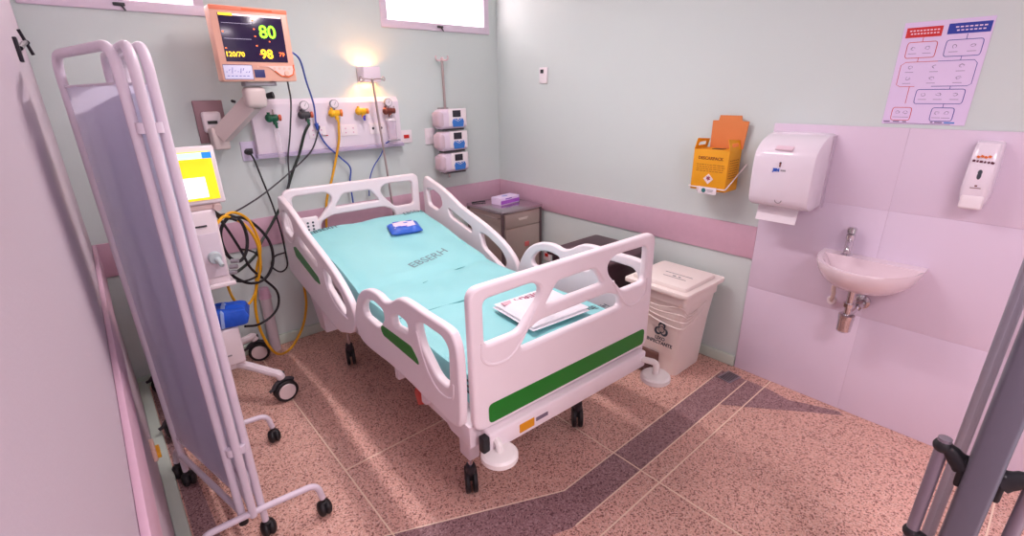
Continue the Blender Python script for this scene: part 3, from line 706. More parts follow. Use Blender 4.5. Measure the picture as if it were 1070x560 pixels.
for i in range(9): mb.tube([(X(.06+.036*i),YF-.002,Z(.13+.02*math.sin(i*2.3))),(X(.075+.036*i),YF-.002,Z(.16-.03*math.cos(i*1.7)))], .0015, 5)
for i in range(6): mb.box((X(.08+.05*i),YF-.0018,Z(.075)), (.012,.0006,.003))
mb.build('label_writing', mat('label_ink', (90,100,190), .5), lb, True)
MB().span((X(.42),YF-.002,Z(.055)), (X(.56),YF+.002,Z(.165)), .001).build('logo_panel', mat('logo_navy', (52,56,110), .35), t, True)
pts = [(.50,.215),(.62,.205),(.70,.15),(.78,.08),(.88,.065),(.95,.10),(.975,.17),(.97,.225)]
MB().prism([(X(a),Z(b)) for a, b in pts], 1, YF-.004, YF+.002).build('key_panel', mat('key_panel', (244,206,196), .4), t, True)
MB().tube([(X(a),YF-.004,Z(b)) for a, b in pts[2:]]+[(X(.985),YF-.004,Z(.235))], .0035, 6).build('orange_rim', mat('rim_orange', (238,110,50), .4), t, True)
mb = MB()
for a in (.70,.77,.84,.91): mb.cyl((X(a),YF-.003,Z(.185)), (X(a),YF-.007,Z(.185)), .006, seg=12)
mb.cyl((X(.86),YF-.003,Z(.115)), (X(.86),YF-.014,Z(.115)), .013, .012); mb.cyl((X(.48),YF,Z(.205)), (X(.48),YF-.004,Z(.205)), .005)
mb.build('button', mat('button_cream', (236,190,170), .4), t, True)

# ------------------------------------------------------------------ ventilator on its trolley
VX, VY = -2.55, -.44
t = thing('ventilator', 'white ventilator trolley with yellow touch screen behind the folding screen', 'ventilator', (VX,VY,0))
M_V = mat('ventilator_white', (236,224,228), .35)
MB().box((VX+.01,-.60,1.325), (.37,.035,.285), rot=(-.08,0,0), bev=.010).build('display_housing', M_V, t, True)
fx = -.6215
d = MB().box((VX+.01,fx,1.325), (.325,.003,.235), rot=(-.08,0,0)).build('display', em('display_yellow', (250,214,20), .55), t, True)
MB().box((VX+.01,fx-.012,1.425), (.325,.003,.030), rot=(-.08,0,0)).build('header_bar', em('display_pale', (190,225,236), .6), d, True)
MB().box((VX+.152,fx-.0145,1.425), (.04,.003,.030), rot=(-.08,0,0)).build('header_tab', em('display_blue', (20,130,214), .6), d, True)
MB().box((VX+.03,fx-.0060,1.270), (.19,.003,.10), rot=(-.08,0,0)).build('data_window', em('display_white', (250,250,252), .7), d, True)
mb = MB(); mb.box((VX+.09,-.60,1.168), (.16,.03,.028), rot=(-.08,0,0), bev=.006); mb.cyl((VX+.15,-.60,1.165), (VX+.15,-.635,1.16), .022, .018); mb.build('control_knob', mat('vent_beige', (222,196,190), .4), t, True)
mb = MB(); mb.box((VX,-.54,1.16), (.12,.10,.09), bev=.02); mb.build('display_neck', M_V, t, True)
mb = MB(); mb.box((VX,-.47,.955), (.275,.30,.40), bev=.014); mb.build('ventilator_body', M_V, t, True)
MB().box((VX+.055,-.622,.915), (.14,.006,.24), bev=.004).build('side_panel', mat('panel_pale', (224,212,222), .4), t, True)
MB().box((VX+.05,-.623,1.075), (.07,.004,.009), bev=.001).build('name_mark', M_DKGREY, t, True)
kb = mat('port_grey', (190,204,206), .4)
mb = MB(); mb.cyl((VX+.085,-.625,.905), (VX+.085,-.655,.905), .033, .028); mb.cyl((VX+.09,-.655,.905), (VX+.10,-.70,.875), .014, .011); mb.build('breathing_port', kb, t, True)
mb = MB(); mb.box((VX+.0,-.47,.748), (.31,.34,.022), bev=.006); mb.build('shelf', M_V, t, True)
mb = MB()
for i in range(3): mb.cyl((VX+.135+.012*i,-.60,.80+.03*i), (VX+.17+.01*i,-.62,.80+.03*i), .012)
mb.build('outlet', M_GREY, t, True)
mb = MB(); mb.cyl((VX,-.42,.49), (VX,-.42,.75), .035); mb.build('column', M_V, t, True)
mb = MB(); mb.box((VX+.01,-.46,.375), (.22,.32,.225), bev=.012); mb.build('battery_box', M_V, t, True)
MB().box((VX+.04,-.6215,.33), (.03,.003,.008)).build('box_mark', M_GREY, t, True)
mb = MB(); mb.box((VX,-.43,.24), (.24,.30,.05), bev=.012); mb.build('base', M_V, t, True)
for (cx, cy) in ((-2.30,-.74),(-2.285,-.14),(-2.80,-.70),(-2.80,-.16)):
    sx = 1 if cx > VX else -1; sy = -1 if cy < VY else 1
    mb = MB(); st = Vector((VX+sx*.08, VY+sy*.12, .235)); en = Vector((cx-sx*.01, cy, .185))
    mb.tube(smooth_path([st, st+(en-st)*.3+V(0,0,.005), st+(en-st)*.8+V(0,0,.0), en, en+V(sx*.012,0,-.03)], 5), [.026]*0 or .024, 10)
    lg = mb.build('leg', M_V, t, True)
    r = .066; ax = Vector((.10,-1,0)).normalized() if sy < 0 else Vector((-.30,-1,0)).normalized()
    c = Vector((cx+sx*.012, cy, r))
    wl = MB()
    for k in (-1,1): wl.lathe([(r*.6,-.010),(r*.93,-.009),(r,-.005),(r,.005),(r*.93,.009),(r*.6,.010)], c+ax*.017*k, ax, 28)
    wo = wl.build('wheel', M_BLACK, lg, True)
    mb = MB()
    for k in (-1,1): mb.cyl(c+ax*(.026*k), c+ax*(.031*k), r*.74, r*.70, seg=24)
    mb.build('wheel_cover', mat('wheel_cream', (222,204,204), .4), lg, True)
    mb = MB(); tt = ax.cross(V(0,0,1)); P = [c+tt*(-math.cos(a)*r*1.12)+V(0,0,math.sin(a)*r*1.12) for a in [(.25+.1*q)*PI for q in range(7)]]
    mb.tube(P, .012, 8); mb.tube([P[-1], P[-1]+tt*.022+V(0,0,-.008)], .009, 8); mb.tube([c+V(0,0,r*1.1), c+V(0,0,r*1.1+.05)], .012, 8)
    mb.build('wheel_guard', M_DKGREY, lg, True)
P = Vector((-2.468,-.545,.489))
t = thing('wrapped_bundle', 'blue wrapped bundle tied with pale tape on the ventilator base', 'bundle', P, -.25)
b = pillow_mesh(.235,.17,.105,18,9,.007,9).build('wrap', mat('deep_blue_wrap', (24,88,206), .5, bump=(14,.9)), t)
mb = MB(); mb.tube([(x,-.092,z) if False else (-.035+x, y, z) for x, y, z in ((.02,-.088,.012),(.024,-.091,.055),(.028,-.080,.098),(.032,-.02,.111),(.034,.03,.111),(.036,.07,.098))], .011, 8, flat=.35)
mb.build('tape', mat('pale_tape', (150,176,226), .4), t)
t = thing('wall_pipe', 'pale plastic waste pipe with pink collar low on the back wall', 'pipe', (-2.155,0,.0))
MB().cyl((-2.155,-.065,.0), (-2.155,-.065,.40), .034).build('pipe', mat('pale_pipe', (220,206,212), .4), t, True)
MB().cyl((-2.155,-.065,.40), (-2.155,-.065,.47), .040, .030).build('collar', mat('collar_pink', (222,180,202), .4), t, True)

# ------------------------------------------------------------------ hoses and cables
def hose(name, pts, r, m, label, cat='cable', group=None):
    o = MB().tube(smooth_path(pts, 8), r, 8).build(name, m); return tag(o, label, cat, group)
M_YEL = mat('yellow_hose', (230,168,24), .4); M_BC = mat('blue_cable', (50,80,170), .4); M_GH = mat('dark_green_hose', (40,52,44), .4)
hose('power_cable', [(-2.067,-.050,1.358),(-2.054,-.07,1.31),(-2.024,-.05,1.171),(-1.994,-.05,1.01),(-1.978,-.06,.845),(-1.978,-.08,.7),(-1.989,-.1,.597),(-2.043,-.12,.575),(-2.084,-.1,.621),(-2.05,-.08,.676),(-1.979,-.05,.679)], .0055, M_BLACK, 'black power lead hanging from the lilac wall socket behind the bed', 'cable')
hose('monitor_cable', [(-1.86,-.33,1.79),(-1.848,-.3,1.74),(-1.834,-.25,1.647),(-1.83,-.12,1.461),(-1.858,-.09,1.311),(-1.872,-.07,1.154),(-1.926,-.06,1.0),(-1.95,-.06,.7)], .005, M_DKGREY, 'black cable dropping from the monitor across the gas panel')
hose('gas_hose', [(-1.70,-.118,1.515),(-1.734,-.1,1.453),(-1.775,-.07,1.332),(-1.843,-.06,1.2),(-1.909,-.06,1.062),(-2.021,-.08,.909),(-2.128,-.15,.81),(-2.204,-.25,.755),(-2.33,-.36,.72),(-2.41,-.5,.76)], .009, M_GH, 'dark green gas hose running from the second valve to the ventilator', 'hose')
hose('thin_cable', [(-1.63,-.1,1.50),(-1.638,-.1,1.472),(-1.702,-.08,1.339),(-1.859,-.08,1.217),(-2.055,-.12,1.105),(-2.243,-.25,1.054),(-2.351,-.4,1.075),(-2.42,-.55,1.12)], .005, M_DKGREY, 'thin black cable slanting from the blue joint to the ventilator')
hose('blue_cable', [(-1.83,-.345,1.936),(-1.76,-.3,1.891),(-1.705,-.2,1.772),(-1.648,-.11,1.629),(-1.643,-.09,1.496),(-1.599,-.08,1.381),(-1.505,-.06,1.28),(-1.439,-.06,1.2),(-1.457,-.07,1.101),(-1.46,-.08,.95)], .0055, M_BC, 'blue sensor cable looping from the monitor side over the gas panel', group='blue cables')
hose('blue_cable', [(-1.12,-.075,1.36),(-1.147,-.05,1.335),(-1.188,-.05,1.263),(-1.259,-.05,1.179),(-1.307,-.06,1.08),(-1.33,-.08,.98)], .0045, M_BC, 'short blue cable hanging under the collection bottle', group='blue cables')
tag(MB().cyl((-1.645,-.092,1.515), (-1.638,-.092,1.475), .014, .010).build('cable_joint', M_BC), 'small blue plug joining the cables on the gas panel', 'plug')
hose('yellow_hose', [(-1.502,-.118,1.518),(-1.506,-.115,1.47),(-1.512,-.1,1.388),(-1.55,-.07,1.233),(-1.602,-.06,1.084),(-1.649,-.06,.955),(-1.72,-.10,.6),(-1.83,-.12,.5),(-1.896,-.1,.459),(-1.911,-.1,.285),(-1.97,-.12,.13),(-2.093,-.2,.04),(-2.208,-.3,.09),(-2.275,-.35,.28),(-2.285,-.38,.471),(-2.259,-.4,.609),(-2.221,-.42,.728),(-2.212,-.44,.863),(-2.237,-.45,.963),(-2.285,-.46,1.036),(-2.356,-.5,1.083),(-2.41,-.55,1.06)], .0085, M_YEL, 'thick yellow air hose looping from the panel under the bed to the ventilator', 'hose', group='yellow air hoses')
hose('yellow_hose', [(-2.42,-.52,1.05),(-2.386,-.5,1.068),(-2.316,-.48,1.094),(-2.242,-.45,1.043),(-2.206,-.43,.936),(-2.202,-.42,.832),(-2.239,-.4,.715),(-2.27,-.4,.581),(-2.334,-.42,.519),(-2.392,-.45,.572),(-2.418,-.50,.679),(-2.42,-.55,.77)], .0075, M_YEL, 'coiled yellow hose hanging on the right side of the ventilator', 'hose', group='yellow air hoses')
hose('black_hose', [(-2.425,-.56,1.15),(-2.377,-.5,1.092),(-2.329,-.48,1.08),(-2.276,-.46,1.029),(-2.262,-.45,.934),(-2.284,-.45,.847),(-2.327,-.45,.805),(-2.375,-.46,.847),(-2.394,-.47,.933),(-2.385,-.48,1.01),(-2.341,-.48,1.066),(-2.301,-.5,1.052)], .0095, M_BLACK, 'tight black hose coil hanging beside the ventilator body', 'hose', group='black hoses and cables of the ventilator')
hose('black_hose', [(-2.328,-.46,1.06),(-2.25,-.42,1.039),(-2.174,-.4,.952),(-2.13,-.38,.843),(-2.139,-.38,.728),(-2.203,-.4,.65),(-2.289,-.42,.649),(-2.365,-.45,.714),(-2.41,-.5,.795)], .0085, M_BLACK, 'wide black hose loop reaching towards the bed head', 'hose', group='black hoses and cables of the ventilator')
hose('black_hose', [(-2.42,-.56,1.13),(-2.395,-.52,1.10),(-2.357,-.5,1.008),(-2.306,-.45,.863),(-2.271,-.42,.741),(-2.205,-.38,.639),(-2.142,-.35,.535),(-2.147,-.35,.443),(-2.205,-.38,.392),(-2.296,-.42,.378),(-2.378,-.48,.417)], .0075, M_BLACK, 'long black cable drooping to the blue wrapped bundle', 'cable', group='black hoses and cables of the ventilator')
hose('black_hose', [(-2.42,-.52,.74),(-2.326,-.45,.68),(-2.222,-.4,.693),(-2.214,-.4,.794),(-2.244,-.38,.832),(-2.30,-.40,.86)], .006, M_BLACK, 'short black cable curl below the hose coils', 'cable', group='black hoses and cables of the ventilator')

# ------------------------------------------------------------------ bedside cabinet
t = thing('bedside_cabinet', 'stainless steel bedside cabinet with drawer and door in the room corner', 'cabinet', (-.27,-.37,0))
cx0, cx1, cy0, cy1 = -.49, -.045, -.61, -.13
M_CAB = mat('cabinet_steel', (196,178,170), .38, metal=.65, noise=(10,.06))
MB().span((cx0+.015,cy0+.015,.10), (cx1-.015,cy1,.775), .003).build('cabinet_body', M_CAB, t, True)
MB().span((cx0,cy0,.775), (cx1,cy1,.80), .006).build('cabinet_top', mat('top_steel', (190,176,184), .2, metal=.85), t, True)
mb = MB()
for x in (cx0+.015, cx1-.015):
    for y in (cy0+.015, cy1-.015): MB().cyl((x,y,.07), (x,y,.778), .014).build('corner_post', mat('post_steel', (132,116,120), .3, metal=.8), t, True)
mb.bm.free()
d = MB().span((cx0+.035,cy0+.002,.655), (cx1-.035,cy0+.016,.765), .003).build('drawer', M_CAB, t, True)
mb = MB(); xm = (cx0+cx1)/2; mb.prism([(xm-.055,.725),(xm+.055,.725),(xm+.04,.705),(xm-.04,.705)], 1, cy0-.002, cy0+.004, .001); mb.build('drawer_pull', mat('pull_pale', (226,214,206), .3), d, True)
d = MB().span((cx0+.035,cy0+.002,.115), (cx1-.035,cy0+.016,.645), .003).build('door', M_CAB, t, True)
MB().span((-.25,cy0-.006,.47), (-.205,cy0+.003,.51), .002).build('door_latch', mat('latch_pink', (214,110,110), .4), d, True)
mb = MB(); mb.tube([(cx0-.018,cy0+.04,.745),(cx0-.018,cy1-.04,.745)], .006, 8)
for y in (cy0+.04, cy1-.04): mb.tube([(cx0-.018,y,.745),(cx0+.015,y,.745)], .005, 8)
mb.build('side_rail', M_STEEL, t, True)
for x in (cx0+.03, cx1-.03):
    for y in (cy0+.03, cy1-.03):
        mb = MB(); mb.cyl((x,y,.045), (x,y,.10), .009); mb.lathe([(.012,-.009),(.028,-.008),(.028,.008),(.012,.009)], (x,y,.028), (1,0,0), 20); mb.build('castor', M_BLACK, t, True)
t = thing('glove_box', 'small white and purple glove box on the steel bedside cabinet', 'box', (-.235,-.35,.80), .10)
MB().box((0,0,.030), (.225,.115,.060), bev=.003).build('carton', mat('carton_white', (232,214,244), .5), t)
MB().box((0,-.0582,.022), (.226,.0015,.030)).build('purple_band', mat('carton_purple', (168,90,200), .5), t)
MB().box((.1125,0,.030), (.0025,.1165,.060)).build('purple_end', mat('carton_violet', (120,80,196), .5), t)
MB().ball((-.01,0,.0605), .034, (1,.55,.04)).build('opening', mat('carton_blue', (150,150,220), .5), t)
MB().box((-.02,-.0585,.048), (.075,.0015,.008)).build('carton_print', mat('carton_ink', (120,60,180), .5), t)
tag(MB().tube(smooth_path([(-.46,-.17,.806),(-.40,-.19,.808),(-.345,-.21,.808)], 5), .006, 8).build('pen', M_BLACK), 'thin black stick lying on the steel cabinet left of the glove box', 'stick')

# ------------------------------------------------------------------ bins
def bin_(x0, x1, y0, y1, H, label, m, mlid, dome, white):
    t = thing('pedal_bin', label, 'bin', ((x0+x1)/2,(y0+y1)/2,0))
    cx, cy = (x0+x1)/2, (y0+y1)/2; w, d = x1-x0, y1-y0
    mb = MB(); zt = H-.055; ti = .045
    def ring(z, f, r=.04):
        xa, xb = x0+.03+f*ti*1.3, x1-.035-f*.01; ya, yb = y0+.02+f*ti, y1-.02-f*ti
        return [(*v.xy, z) for v in round_corners([(xa,ya,0),(xb,ya,0),(xb,yb,0),(xa,yb,0)], r, 4)]
    rs = [ring(.0,1.2), ring(.02,1.15), ring(H*.55,.6), ring(zt-.06,.15), ring(zt-.058,-.1), ring(zt,-.12)]
    vs = [[mb.bm.verts.new(p) for p in r] for r in rs]
    for A, B in zip(vs, vs[1:]):
        for k in range(len(A)): f = mb.bm.faces.new((A[k], A[(k+1)%len(A)], B[(k+1)%len(A)], B[k])); f.smooth = True
    mb.bm.faces.new(vs[0][::-1]); mb.bm.faces.new(vs[-1]); body = mb.build('bin_body', m, t, True)
    mb = MB(); base = [v.xy for v in round_corners([(x0-.005,y0-.005,0),(x1,y0-.005,0),(x1,y1+.005,0),(x0-.005,y1+.005,0)], .03, 4)]
    mb.prism(base, 2, zt, zt+.028, .006)
    if dome: mb.prism([v.xy for v in round_corners([(x0+.03,y0+.03,0),(x1-.06,y0+.03,0),(x1-.06,y1-.03,0),(x0+.03,y1-.03,0)], .03, 4)], 2, zt+.02, H, .012)
    lid = mb.build('lid', mlid, t, True)
    for y in (y0+.10, y1-.10): MB().cyl((x1-.005,y-.03,zt+.015), (x1-.005,y+.03,zt+.015), .012).build('hinge', mlid, t, True)
    mb = MB(); xf = x0+.073
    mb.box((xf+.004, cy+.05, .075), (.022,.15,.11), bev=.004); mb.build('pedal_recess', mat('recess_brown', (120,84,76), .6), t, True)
    mb = MB(); mb.box((xf-.035, cy+.05, .035), (.09,.09,.012), bev=.004); mb.build('pedal', mat('pedal_dark', (86,56,54), .5), t, True)
    if white:
        mb = MB()
        for k in range(4):
            mb.tube(smooth_path([(x0+.033,y1-.05,zt-.07-.022*k),(x0+.030,cy,zt-.10-.03*k),(x0+.04,y0+.05,zt-.075-.045*k),(x0+.10,y0+.022,zt-.13-.02*k),(x1-.15,y0+.024,zt-.10-.01*k)], 6), .0035, 6)
        mb.build('bag_fold', m, t, True)
        # biohazard mark and lettering on the front
        u, v = (0,-1,0), (.11,0,1); o = Vector((x0+.050-.0005, cy-.045, .315))
        Mf = frame3(o, u, v); mb = MB()
        for k in range(3):
            a = PI/2+k*2*PI/3
            c = Vector((math.cos(a), math.sin(a), 0))*.022
            pts = [Mf @ (c+Vector((math.cos(a+b), math.sin(a+b), 0))*.020) for b in [(-2.5+5.0*i/14) for i in range(15)]]
            mb.tube(pts, [.0014+.0062*math.sin(PI*i/14) for i in range(15)], 6)
        mb.tube([Mf @ Vector((math.cos(a)*.020, math.sin(a)*.020, 0)) for a in [2*PI*i/20 for i in range(20)]], .0022, 6, closed=True)
        mb.build('biohazard_mark', M_INK, t, True)
        text('lettering', 'LIXO', .030, Mf @ Vector((0,-.058,.001)), u, v, M_INK, t, True, .002, bold=.0008)
        text('lettering', 'INFECTANTE', .030, Mf @ Vector((0,-.086,.001)), u, v, M_INK, t, True, .002, bold=.0008)
    return t
M_BIN = mat('bin_white', (250,238,232), .45)
tb = bin_(-.50,-.055,-2.225,-1.80,.63,'white pedal bin with biohazard mark beside the floor drain', M_BIN, M_BIN, True, True)
mb = MB(); mb.tube([(-.36,-1.98,.632),(-.36,-2.13,.632)], .0015, 5); mb.tube([(-.30,-1.96,.632),(-.30,-2.14,.632)], .0015, 5); mb.box((-.335,-2.04,.632), (.012,.02,.002)); mb.box((-.335,-2.075,.632), (.012,.012,.002))
mb.build('lid_print', M_GREY, tb, True)
M_DB = mat('bin_brown', (74,48,58), .35, spec=.5)
tb = bin_(-.60,-.06,-1.69,-1.21,.69,'dark brown lidded bin behind the bed, next to the white bin', M_DB, M_DB, False, False)
MB().box((-.50,-1.34,.6655), (.03,.06,.003), bev=.001).build('lid_patch', mat('pale_patch', (236,210,214), .5), tb, True)  # small pale patch on the dark lid

# ------------------------------------------------------------------ sharps box with bracket
t = thing('sharps_box', 'open yellow cardboard sharps box with orange flap in a wall holder', 'sharps box', (-.10,-2.09,1.12))
M_SH = mat('sharps_yellow', (234,162,16), .55); M_SHO = mat('sharps_orange', (220,130,70), .6)
ya, yb, xa, xb, za, zb = -1.985, -2.195, -.165, -.02, 1.135, 1.365
MB().span((xa,yb,za), (xb,ya,zb), .0015).build('carton', M_SH, t, True)
MB().prism([(ya-.045,1.365),(ya-.045,1.518),(ya-.08,1.520),(ya-.085,1.548),(yb-.0,1.548),(yb-.005,1.520),(yb-.045,1.518),(yb-.03,1.365)], 0, -.035, -.030).build('back_flap', M_SHO, t, True).location = (0,.02,0)
for (y, lab) in ((ya,0),(yb,1)):
    me = sheet([(xa,0),(xb,0),(xb,.05),(xa,.062)], [[(xa+.03,.018),(xb-.03,.018),(xb-.035,.038),(xa+.035,.038)]], .003, .0003, Matrix(((1,0,0,0),(0,-.25 if lab==0 else .25,1,y),(0,1,0,zb),(0,0,0,1))))
    me.transform(Matrix.Translation((0,0,0))); link('side_flap', me, M_SH, t, True)
MB().prism([v.xy for v in round_corners([(-.115,-2.06,0),(-.065,-2.06,0),(-.065,-2.13,0),(-.115,-2.13,0)], .012, 4)], 2, zb+.0002, zb+.0016).build('opening', M_BLACK, t, True)
M_SI = mat('sharps_ink', (150,84,20), .7)
FU, FV = (0,-1,0), (0,0,1)
text('lettering', 'DESCARPACK', .024, (xa-.001, -2.09, 1.318), FU, FV, M_SI, t, True, bold=.0006)
mb = MB()
rn = random.Random(4)
for z in (1.282,1.270,1.258,1.246):
    y = ya-.025
    while y > yb+.03:
        w = rn.uniform(.008,.022); mb.box((xa-.0006, y-w/2, z), (.001,w,.003)); y -= w+.005
for z in [1.31-.014*i for i in range(8)]:
    x = xa+.02
    while x < xb-.03:
        w = rn.uniform(.008,.02); mb.box((x+w/2, yb-.0006, z), (w,.001,.003)); x += w+.006
mb.build('small_print', M_SI, t, True)
dm = MB(); dm.prism([(-2.09,1.232),(-2.09-.03,1.202),(-2.09,1.172),(-2.09+.03,1.202)], 0, xa-.0016, xa); dm.build('hazard_diamond', mat('diamond_white', (240,224,226), .5), t, True)
text('hazard_mark', '*', .055, (xa-.0022,-2.09,1.196), FU, FV, mat('hazard_red', (150,40,80), .6), t, True, bold=.001)
t = thing('sharps_holder', 'white wire holder with badge under the yellow sharps box', 'holder', (-.1,-2.09,1.12))
mb = MB(); z = 1.152
mb.tube(round_open([(-.005,ya+.012,z+.01),(xa-.012,ya+.008,z),(xa-.012,yb-.008,z),(-.01,yb-.035,z+.13)], .012), .0032, 8)
mb.tube(round_open([(-.005,ya-.05,za-.006),(xa-.012,ya-.05,za-.006),(xa-.012,ya-.05,z)], .01), .0032, 8); mb.tube(round_open([(-.005,yb+.05,za-.006),(xa-.012,yb+.05,za-.006),(xa-.012,yb+.05,z)], .01), .0032, 8)
mb.build('wire', M_WHITE, t, True)
MB().span((xa-.019,-2.155,1.118), (xa-.015,-2.045,1.158), .001).build('badge', M_WHITE, t, True)
MB().cyl((xa-.019,-2.08,1.138), (xa-.021,-2.08,1.138), .013).build('badge_logo', mat('logo_green', (50,120,120), .5), t, True)
mb = MB(); mb.box((xa-.0195,-2.118,1.142), (.001,.04,.004)); mb.box((xa-.0195,-2.118,1.133), (.001,.034,.003)); mb.build('badge_print', M_GREY, t, True)

# ------------------------------------------------------------------ paper towel dispenser
t = thing('towel_dispenser', 'white paper towel dispenser on the tiled wall, paper hanging out', 'dispenser', (-.1,-2.47,1.12))
M_DISP = mat('dispenser_white', (236,226,236), .15, coat=.3)
ya, yb = -2.352, -2.645
prof = [(0,1.115),(-.13,1.10),(-.195,1.112),(-.222,1.15),(-.232,1.26),(-.228,1.36),(-.205,1.405),(-.15,1.445),(-.07,1.470),(0,1.475)]
MB().prism([(v.x, v.y) for v in smooth_path([(a,b,0) for a,b in prof], 4)], 1, yb, ya, .014).build('dispenser_cover', M_DISP, t, True)
MB().prism([(-.01,1.10),(-.045,1.10),(-.045,1.46),(-.01,1.47)], 1, yb-.006, ya+.006, .003).build('back_case', mat('case_lilac', (206,190,206), .3), t, True)
MB().prism([(-.198,1.412),(-.22,1.398),(-.222,1.404),(-.20,1.419)], 1, -2.53,-2.45).build('top_mark', mat('mark_pale', (232,204,216), .4), t, True)
MB().cyl((-.229,-2.49,1.338), (-.234,-2.49,1.338), .005).build('sight_window', M_INK, t, True); MB().span((-.236,-2.493,1.318),(-.229,-2.487,1.34),.001).build('sight_slot', M_BR, t, True)
text('lettering', 'JSN', .020, (-.2335,-2.475,1.302), FU, FV, mat('logo_blue', (40,90,190), .5), t, True, bold=.0015, thick=.003)
MB().span((-.2345,-2.52,1.298), (-.231,-2.497,1.306)).build('logo_bar', M_GREY, t, True)
mb = MB(); mb.tube([(-.222,-2.505+.016*math.cos(a),1.150+.016*math.sin(a)) for a in [PI*(1+i/8) for i in range(9)]], .0022, 6); mb.build('lock', M_GREY, t, True)
MB().box((-.15,-2.485,1.066), (.004,.20,.095), rot=(0,.25,0)).build('paper_towel', mat('paper', (240,232,238), .9), t, True)

# ------------------------------------------------------------------ soap dispenser
t = thing('soap_dispenser', 'narrow white soap dispenser with dark oval window right of the basin', 'soap dispenser', (-.06,-3.21,1.2))
rows = [(1.475,.078,.045),(1.47,.092,.072),(1.44,.098,.092),(1.35,.104,.105),(1.27,.104,.103),(1.245,.100,.095),(1.215,.086,.085),(1.20,.080,.075)]
mb = MB(); vs = []
for z, w, d in rows:
    pl = round_corners([(-.008,-w/2,0),(-d,-w/2+.008,0),(-d,w/2-.008,0),(-.008,w/2,0)], .02, 4)
    vs.append([mb.bm.verts.new((p.x, -3.212+p.y+(1.34-z)*0, z)) for p in pl])
for A, B in zip(vs, vs[1:]):
    for k in range(len(A)): f = mb.bm.faces.new((A[k], A[(k+1)%len(A)], B[(k+1)%len(A)], B[k])); f.smooth = True
mb.bm.faces.new(vs[0]); mb.bm.faces.new(vs[-1][::-1]); sb = mb.build('dispenser_body', M_DISP, t, True)
MB().box((-.083,-3.212,1.228), (.052,.074,.058), rot=(0,.15,0), bev=.010).build('push_bar', M_WHITE, t, True)
MB().ball((-.1035,-3.212,1.345), .017, (.12,.55,1.25)).build('level_window', M_INK, t, True)
mb = MB()
for k, w in enumerate((.009,.006,.010,.006,.007,.012)): mb.box((-.0985,-3.182-.0115*k,1.400-.001*k), (.005,w*.9,.0085), rot=(.3*(k%2),0,0))
mb.build('brand_mark', mat('mark_brown', (92,40,60), .5), t, True)
mb = MB()
for k in range(4): mb.box((-.0975,-3.192-.0115*k,1.416+.003*(k%2)), (.005,.010,.008), rot=(.5,0,0))
mb.build('flame_mark', mat('mark_orange', (226,116,50), .5), t, True)
mb = MB(); mb.box((-.103,-3.212,1.300), (.003,.008,.006)); mb.box((-.103,-3.212,1.291), (.003,.034,.003)); mb.build('small_print', M_BR, t, True)

# ------------------------------------------------------------------ wash basin, tap and trap
t = thing('wash_basin', 'small white half-round wash basin on the tiled wall', 'basin', (-.2,-2.918,.85))
M_CER = mat('ceramic', (238,220,226), .12, coat=.4)
def bas(z, s, dpt, hwid, n=24):
    out = [(-.010, -2.918+hwid, z)]
    for i in range(n+1):
        a = PI*i/n; x = -.010-dpt*(max(0,math.sin(a)))**.75; y = -2.918+hwid*math.cos(a)*(1 if abs(math.cos(a)) > 0 else 1)
        out.append((x, y, z))
    out.append((-.010, -2.918-hwid, z)); return out
levels = [(.886,.360,.228),(.893,.365,.232),(.896,.360,.228)]
mb = MB(); rings = []
for z, d, w in [(.745,.12,.06),(.750,.18,.105),(.775,.25,.155),(.81,.30,.19),(.85,.325,.209),(.880,.334,.216),(.890,.332,.215)]:
    rings.append([mb.bm.verts.new(p) for p in bas(z,1,d,w)])
# inner bowl rim
def inner(z, k, cx=-.205, cy=-2.918, a=.135, b=.185, n=27):
    pts = []
    for i in range(n-1+1):
        th = PI/2-PI*0 + 2*PI*i/n
        pts.append((cx+a*k*math.sin(th-PI/2+PI/2)*0+cx*0+a*k*math.cos(2*PI*i/n+PI/2+0)*0, 0, 0))
    return pts
n = len(rings[0])
for A, B in zip(rings, rings[1:]):
    for k in range(n): f = mb.bm.faces.new((A[k], A[(k+1)%n], B[(k+1)%n], B[k])); f.smooth = True
mb.bm.faces.new(rings[0][::-1])
prev = rings[-1]
def shrink(k, z, cx=-.19):
    """rim outline pulled towards the bowl centre; the wall side keeps a deck for the tap"""
    pts = []
    base = bas(z,1,.332,.215)
    for (x, y, _) in base:
        xx = cx+(x-cx)*k; xx = min(xx, -.085-.0*k) if k < .99 else xx
        pts.append((xx, -2.918+(y+2.905)*k, z))
    return pts
for k, z in ((.955,.892),(.90,.885),(.86,.868),(.74,.825),(.52,.792),(.25,.782)):
    R_ = [mb.bm.verts.new(p) for p in shrink(k, z)]
    for i in range(n): f = mb.bm.faces.new((prev[i], prev[(i+1)%n], R_[(i+1)%n], R_[i])); f.smooth = True
    prev = R_
mb.bm.faces.new(prev)
mb.build('basin_bowl', M_CER, t, True)
mb = MB(); mb.cyl((-.175,-2.918,.783), (-.175,-2.918,.787), .02); mb.build('plughole', M_CHROME, t, True)
t = thing('tap', 'chrome push tap standing on the back of the wash basin', 'tap', (-.055,-2.815,.89))
mb = MB(); mb.lathe([(.026,0),(.026,.008),(.018,.014),(.017,.085),(.020,.09),(.020,.115)], (-.055,-2.815,.885)); mb.tube(smooth_path([(-.055,-2.815,.965),(-.10,-2.825,.962),(-.135,-2.832,.945),(-.14,-2.833,.93)], 5), [.014]*13+[.011]*3 if False else .0115, 12); mb.build('tap_body', M_CHROME, t, True)
mb = MB(); mb.lathe([(.015,0),(.021,.004),(.021,.026),(.014,.032)], (-.055,-2.815,1.003)); mb.build('push_button', M_CHROME, t, True)
t = thing('basin_trap', 'chrome bottle trap under the wash basin', 'trap', (-.1,-2.918,.6))
